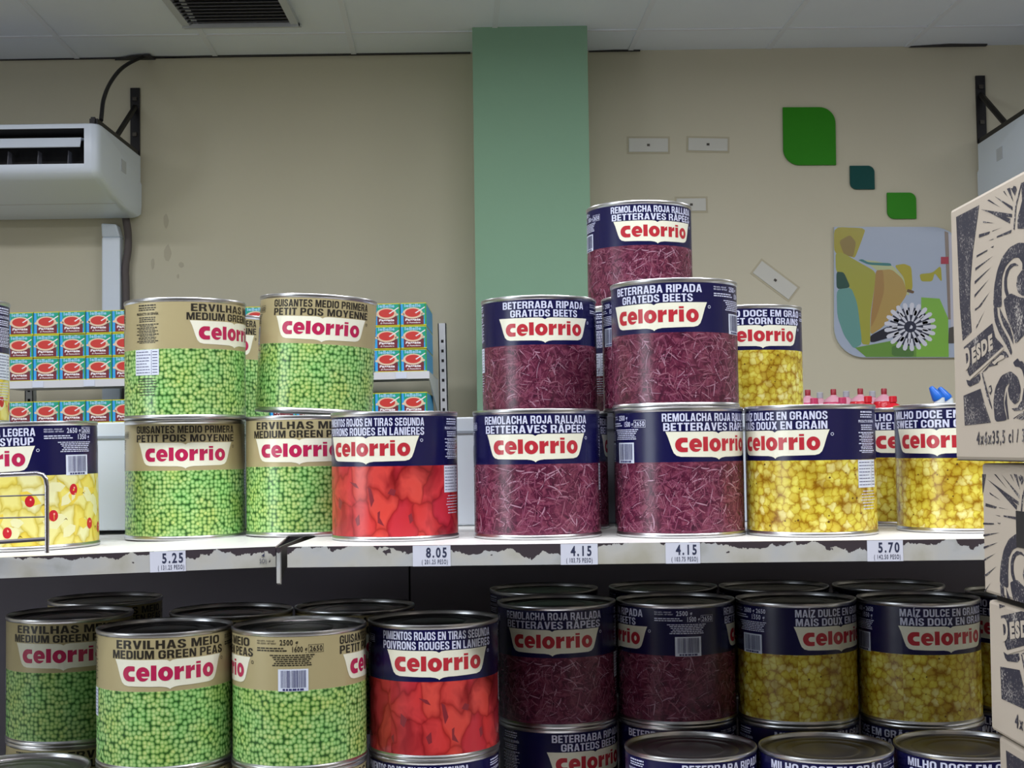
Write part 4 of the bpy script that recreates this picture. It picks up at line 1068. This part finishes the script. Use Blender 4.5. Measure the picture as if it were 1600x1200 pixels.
# price tags on the shelf edge
TAGP = mat('price_paper', rgb(212, 216, 230), .5); TAGI = mat('price_ink', rgb(48, 54, 82), .5)
def price(px0, px1, a, b, label, on, right):
    par = on; M = par.matrix_basis.copy()
    def front_at(px, py):
        # point of the shelf's front face under a pixel
        Mi = M.inverted(); o = Mi @ Vector((0, 0, EYE)); d = CF + CR * ((px - 800) / F) + CU * ((600 - py) / F)
        dl = Mi.to_3x3() @ d; k = -o.y / dl.y; return o + dl * k
    c0, c1 = front_at(px0, 865), front_at(px1, 865)
    w = c1.x - c0.x; t = thing('price_tag', label, 'price tag', (0, 0, 0), 'price tags on the shelf edge')
    t.matrix_basis = M @ Matrix.Translation((c0.x, 0, 0))
    MB().box((0, -.0006, -.0238), (w, -.0002, -.0008)).build('paper', TAGP, t)
    p = P2(); r = w * right
    p.text(a, r, -.0142, .0112, .0232, .028, align='R', space=1.3)
    p.text(b, r + .001, -.0214, .0050, .029, .012, align='R', space=1.3)
    p.build('price_print', TAGI, lambda x, y: Vector((x, -.0008, y)), t)
price(234, 290, '5.25', '( 131.25 PESO)', 'price tag reading 5.25 under the pea tins', LS, .93)
price(645, 704, '8.05', '( 201.25 PESO)', 'price tag reading 8.05 under the red pepper tin', R1, .90)
price(876, 934, '4.15', '( 103.75 PESO)', 'price tag reading 4.15 below the grated beet tin next to the peppers', R1, .83)
price(1040, 1094, '4.15', '( 103.75 PESO)', 'price tag reading 4.15 below the grated beet tin beside the corn', R1, .90)
price(1355, 1411, '5.70', '( 142.50 PESO)', 'price tag reading 5.70 under the corn tins', R1, .90)
def remnant():
    M = LS.matrix_basis.copy(); Mi = M.inverted(); o = Mi @ Vector((0, 0, EYE)); d = CF + CR * ((411 - 800) / F) + CU * ((600 - 870) / F); dl = Mi.to_3x3() @ d; k = -o.y / dl.y; c = o + dl * k
    p = P2(); p.text('SO)', 0, -.0185, .005, .0075, 0); p.poly([(-.002, -.010), (.0015, -.0115), (.002, -.0065), (.0008, -.0085)])
    t = p.build('price_tag', TAGI, lambda x, y: Vector((x, -.0008, y))); t.matrix_basis = M @ Matrix.Translation((c.x, 0, 0))
    tag(t, 'torn remnant of a price tag by the bracket between the shelves', 'price tag')
remnant()

# chrome wire rack at the far left of the shelf edge
CHROME = mat('chrome', (.62, .6, .66, 1), .2, 1.0)
WIRE = mat('dull_wire', rgb(92, 88, 94), .5, .3)
def wp(px, py, Y): return at(px, py, Y)
t0 = wp(74, 860, 1.515)
rk = thing('wire_rack', 'chrome wire rack standing on the shelf edge before the fruit tin', 'rack', (t0.x, 1.515, Z1 - .006))
def rp(px, py): q = wp(px, py, 1.515); return (q.x - t0.x, 0, q.z - (Z1 - .006))
MB().tube([rp(73.5, 864), rp(73, 760), rp(71.5, 748), rp(67, 742), rp(58, 739.5), rp(30, 741), rp(-40, 744), rp(-150, 746)], .0026, 10).build('tube_frame', CHROME, rk, smooth=True)
for q, (y0, y1, rr) in enumerate(((773, 775.5, .0008), (807.5, 809.5, .0008), (842, 847, .0022))):
    MB().tube([rp(72, y0), rp(0, y1), rp(-150, y1 + 4)], rr, 8).build('cross_wire', WIRE, rk, smooth=True)
MB().tube([rp(-150, 746), rp(-149, 872)], .0026, 10).build('far_leg', CHROME, rk, smooth=True)

# ------------------------------------------------------------------ printed beverage cartons, right
CARD = mat('pale_cardboard', rgb(182, 172, 157), .7)
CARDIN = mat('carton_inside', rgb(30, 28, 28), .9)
def inkmat():
    m = mat('worn_black_ink', rgb(42, 42, 56), .65); nt = NT(m)
    tc = nt.n('ShaderNodeTexCoord')
    n = nt.n('ShaderNodeTexNoise', i_Scale=420.0, i_Detail=3.0, i_Roughness=.7); nt.l(tc.outputs['Object'], n.inputs['Vector'])
    nb = nt.n('ShaderNodeTexNoise', i_Scale=38.0, i_Detail=2.0); nt.l(tc.outputs['Object'], nb.inputs['Vector'])
    k = nt.math('ADD', n.outputs['Fac'], nt.math('MULTIPLY', nb.outputs['Fac'], .55))
    f = nt.ramp(k, [(.84, (0, 0, 0, 1)), (1.0, (.85, .85, .85, 1))])
    nt.base(nt.mix(f, rgb(40, 40, 54), rgb(196, 190, 182))); return m
INK = inkmat()
CX, CY = .4238, 1.32
ch0, ch1 = EYE - .0165, EYE + .2245
def pixart():
    """the print, traced in the picture plane of the carton's side; A and B are two close views of it"""
    S = []
    A = lambda *p: [(1480 + x / 5.217, 250 + y / 5.217) for x, y in p]
    B = lambda *p: [(1480 + x / 4.283, 480 + y / 4.283) for x, y in p]
    S += [(0, A((62, 465), (250, 368), (200, 750), (182, 1000), (180, 1200)) + B((160, 165), (100, 225), (80, 0)))]
    for r in (((315, 330), (330, 322), (425, 388)), ((375, 295), (522, 380), (522, 412)), ((475, 235), (500, 225), (528, 342)), ((445, 258), (455, 252), (480, 300)), ((530, 210), (548, 215), (556, 240), (540, 292), (505, 228), (520, 232)), ((262, 402), (518, 440), (518, 468), (400, 455)), ((300, 410), (420, 440), (505, 480), (500, 518)), ((280, 498), (370, 514), (284, 512)), ((250, 606), (340, 582), (330, 604), (248, 634)), ((355, 584), (440, 548), (362, 576)), ((395, 622), (515, 568), (510, 594), (395, 634)), ((325, 660), (370, 640), (366, 648)), ((345, 712), (372, 698), (362, 716)), ((230, 778), (320, 730), (316, 744), (230, 794)), ((222, 880), (365, 782), (222, 902)), ((217, 988), (352, 870), (217, 1012)), ((217, 1098), (332, 972), (215, 1122)), ((245, 1200), (340, 1075), (262, 1200))):
        S.append((0, A(*r)))
    for r in (((180, 25), (212, 0), (200, 0), (182, 10)), ((190, 145), (245, 25), (190, 130))): S.append((0, B(*r)))
    # hatched head at the upper right
    S.append((0, A((590, 190), (640, 165), (700, 200), (720, 360), (700, 560), (565, 560), (562, 480), (600, 330))))
    S.append((0, A((592, 185), (545, 370), (530, 565), (540, 568), (555, 375), (600, 190))))
    # big curl: thick ring open to the lower right, crescent and inner leaf
    S.append((0, A((760, 700), (626, 676), (572, 674), (500, 712), (440, 792), (400, 900), (376, 1030), (368, 1200), (440, 1200), (436, 1080), (440, 950), (470, 862), (530, 800), (575, 795), (606, 840), (604, 900), (640, 880), (760, 880))))
    S.append((0, A((578, 862), (545, 838), (505, 850), (470, 905), (456, 980), (460, 1070), (486, 1138), (560, 1186), (505, 1120), (480, 1040), (480, 960), (500, 895), (535, 862))))
    S.append((0, A((720, 880), (600, 900), (566, 950), (556, 1020), (572, 1080), (606, 1108), (660, 1100), (720, 1060))))
    S.append((0, A((582, 1150), (640, 1160), (700, 1140), (700, 1200), (600, 1180))))
    # ring running down into the body
    S.append((0, B((305, 0), (330, 0), (334, 60), (362, 135), (410, 220), (432, 300), (424, 322), (396, 262), (345, 175), (314, 95))))
    S.append((0, B((345, 0), (372, 60), (412, 120), (436, 200), (440, 250), (412, 190), (372, 120), (352, 60))))
    S.append((0, B((380, 0), (372, -50), (420, -95), (470, -70), (514, -60), (600, -90), (600, 200), (514, 180), (470, 232), (450, 240), (438, 170), (400, 80))))
    # banner
    S.append((0, B((108, 268), (298, 108), (318, 200), (374, 262), (148, 462), (136, 440))))
    S.append((0, B((126, 486), (150, 492), (216, 442), (222, 478), (208, 505), (150, 532), (136, 520))))
    S.append((0, B((226, 440), (372, 290), (392, 300), (410, 330), (392, 366), (330, 388), (345, 345), (300, 350), (262, 420))))
    S.append((1, B((152, 466), (370, 268), (378, 280), (156, 484), (146, 486))))
    S.append((1, B((300, 372), (358, 320), (380, 322), (384, 340), (336, 366), (318, 386))))
    # blocks and curl under the banner
    S.append((0, B((108, 592), (222, 545), (250, 650), (292, 772), (118, 792))))
    S.append((0, B((228, 440), (236, 440), (300, 672), (298, 684), (262, 590))))
    S.append((0, B((278, 530), (292, 520), (300, 560), (288, 588), (276, 570))))
    S.append((1, B((284, 536), (291, 534), (294, 560), (286, 574), (281, 560))))
    S.append((0, B((320, 768), (308, 640), (320, 540), (360, 458), (424, 426), (472, 470), (492, 545), (480, 630), (450, 652), (416, 612), (404, 548), (418, 504), (388, 535), (376, 620), (384, 690), (402, 756))))
    S.append((0, B((404, 752), (384, 640), (396, 560), (400, 640), (412, 745))))
    S.append((0, B((430, 678), (470, 672), (500, 620), (512, 540), (560, 560), (540, 650), (500, 690), (450, 694))))
    S.append((0, B((438, 370), (470, 340), (482, 362), (500, 360), (514, 385), (600, 380), (600, 560), (530, 540), (500, 420), (480, 400), (452, 398))))
    for q in range(4): S.append((0, B((440 + q * 22, 745 - q * 2), (520 + q * 22, 690 - q * 6), (524 + q * 22, 694 - q * 6), (446 + q * 22, 748 - q * 2))))
    S.append((0, B((470, 745), (640, 650), (640, 690), (500, 755))))
    nart = len(S)
    # the cream lettering of the banner and the black count below
    tx = text2d('D', .06, 1.1); t2 = text2d('ESDE', .06, 1.22)
    def put(t, p0, ux, uy, mi):
        x0 = min(v[0] for v in t.v); x1 = max(v[0] for v in t.v)
        for f in t.f: S.append((mi, [(p0[0] + ux[0] * (t.v[i][0] - x0) / (x1 - x0) + uy[0] * (t.v[i][1] + .05) / .79, p0[1] + ux[1] * (t.v[i][0] - x0) / (x1 - x0) + uy[1] * (t.v[i][1] + .05) / .79) for i in f]))
    put(tx, B((122, 424))[0], (36 / 4.283, -34 / 4.283), (-12 / 4.283, -138 / 4.283), 1)
    put(t2, B((168, 380))[0], (138 / 4.283, -102 / 4.283), (-6 / 4.283, -104 / 4.283), 1)
    put(text2d('4x6x35,5 cl / 3', .018, 1.3), B((200, 926))[0], (318 / 4.283, -22 / 4.283), (0, -96 / 4.283), 0)
    return [(m, soft(p, 2) if len(p) >= 9 and m == 0 else p) for m, p in S[:nart]] + S[nart:]
ART = pixart()
def on_side(px, py, X=CX):
    d = CF + CR * ((px - 800) / F) + CU * ((600 - py) / F); k = X / d.x
    return (d.y * k, EYE + d.z * k)
def art_mesh(name, clip=None, shift=0.0):
    mb = MB(); n = 0
    for mi, pl in ART:
        q = [on_side(*p) for p in pl]; q = [(min(max(a, CY - .40), CY - .004), b) for a, b in q]
        p = P2().poly(q); n += 1
        lay = -.00025 - (.0003 if mi else 0) - n * 1.2e-6
        mb.add([(lay, y - CY + shift, z - ch0) for y, z in p.v], p.f, mi)
    me = mb.mesh(name, [INK, CARD], fix=False)
    bm = bmesh.new(); bm.from_mesh(me)
    cuts = [((0, -.0015, 0), (0, 1, 0))]
    if clip: cuts += clip
    for co, no in cuts: bmesh.ops.bisect_plane(bm, geom=bm.verts[:] + bm.edges[:] + bm.faces[:], plane_co=co, plane_no=no, clear_outer=True)
    bm.to_mesh(me); bm.free(); return me
def obj(name, me, par):
    o = bpy.data.objects.new(name, me); COL.objects.link(o); o.parent = par; return o
DEP, WID = .40, .27
HB = ch1 - ch0
def carton_shell(z0, z1): return MB().box((0, -DEP, z0), (WID, 0, z1))
GC = 'stack of printed drink cartons'
t = thing('drink_carton', 'printed cardboard drink carton on top of the stack, banner and count in black', 'carton', (CX, CY, ch0), GC)
t.rotation_euler = (0, math.radians(.35), 0)
carton_shell(0, HB).build('carton_box', CARD, t, bevel=.0035)
obj('printed_artwork', art_mesh('printed_artwork'), t)
MB().box((-.0003, -DEP + .01, -.0002), (.0, -.004, .0006)).build('bottom_seam', CARDIN, t)
# the second carton is torn open across its middle
c2 = thing('drink_carton', 'torn drink carton, split across the middle, second in the stack', 'carton', (.4335, 1.272, EYE - .262), GC)
c2.rotation_euler = (0, math.radians(.5), 0)
H2 = .243
lower = carton_shell(0, .118).build('carton_box', CARD, c2, bevel=.003)
upper = carton_shell(.1245, H2).build('torn_upper_half', CARD, c2, bevel=.003); upper.location.x = -.0035
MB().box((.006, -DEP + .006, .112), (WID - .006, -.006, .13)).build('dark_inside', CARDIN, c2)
sc = H2 / HB
m1 = art_mesh('printed_artwork', [((0, 0, .117 / sc), (0, 0, 1))]); m2 = art_mesh('printed_artwork', [((0, 0, .1255 / sc), (0, 0, -1))], .072)
for me, par in ((m1, lower), (m2, upper)):
    for v in me.vertices: v.co.z *= sc
    obj('printed_artwork', me, par)
MB().box((-.0008, -.135, .172), (.0004, -.086, .203)).build('hand_hole', CARDIN, upper)
c3 = thing('drink_carton', 'drink carton under the torn one, cut by the frame', 'carton', (.4365, 1.262, EYE - .262 - HB - .003), GC)
carton_shell(0, HB).build('carton_box', CARD, c3, bevel=.0035)
obj('printed_artwork', art_mesh('printed_artwork'), c3)
zb = EYE - .262 - HB - .003
k = 0
while zb > HB:
    zb -= HB + .001; k += 1
    c = thing('drink_carton', 'drink carton low in the stack, below the view', 'carton', (.4365, 1.262, zb), GC)
    carton_shell(0, HB).build('carton_box', CARD, c, bevel=.0035)
MB_ = MB().box((.42, .85, 0), (.72, 1.27, zb - .001)).build('pallet', mat('pallet_wood', rgb(150, 120, 84), .8))
tag(MB_, 'wooden pallet under the stack of drink cartons', 'pallet')
bpy.data.objects.remove(_to); bpy.data.curves.remove(_tc)

# unseen shelving added behind the viewer to keep light off the lower tins
OPP = mat('shade_goods', rgb(70, 62, 58), .7)
t = thing('shade_shelving', 'unseen shelving added behind the viewer to shade the lower tins', 'shelving', (0, -1.0, 0))
for zz in (.15, .55, .95, 1.35, 1.75): MB().box((-1.6, -.3, zz - .025), (2.6, .25, zz)).build('shelf_board', PEEL, t)
MB().box((-1.6, -.34, 0), (2.6, -.3, 1.8)).build('back_panel', GREYP, t)
for zz in (.15, .55, .95, 1.35):
    g = MB()
    for q in range(26): g.box((-1.55 + q * .16, -.2, zz + .001), (-1.40 + q * .16, .2, zz + .22 + .1 * ((q * 7) % 3) / 2))
    g.build('shade_blocks', OPP, t)['kind'] = 'stuff'
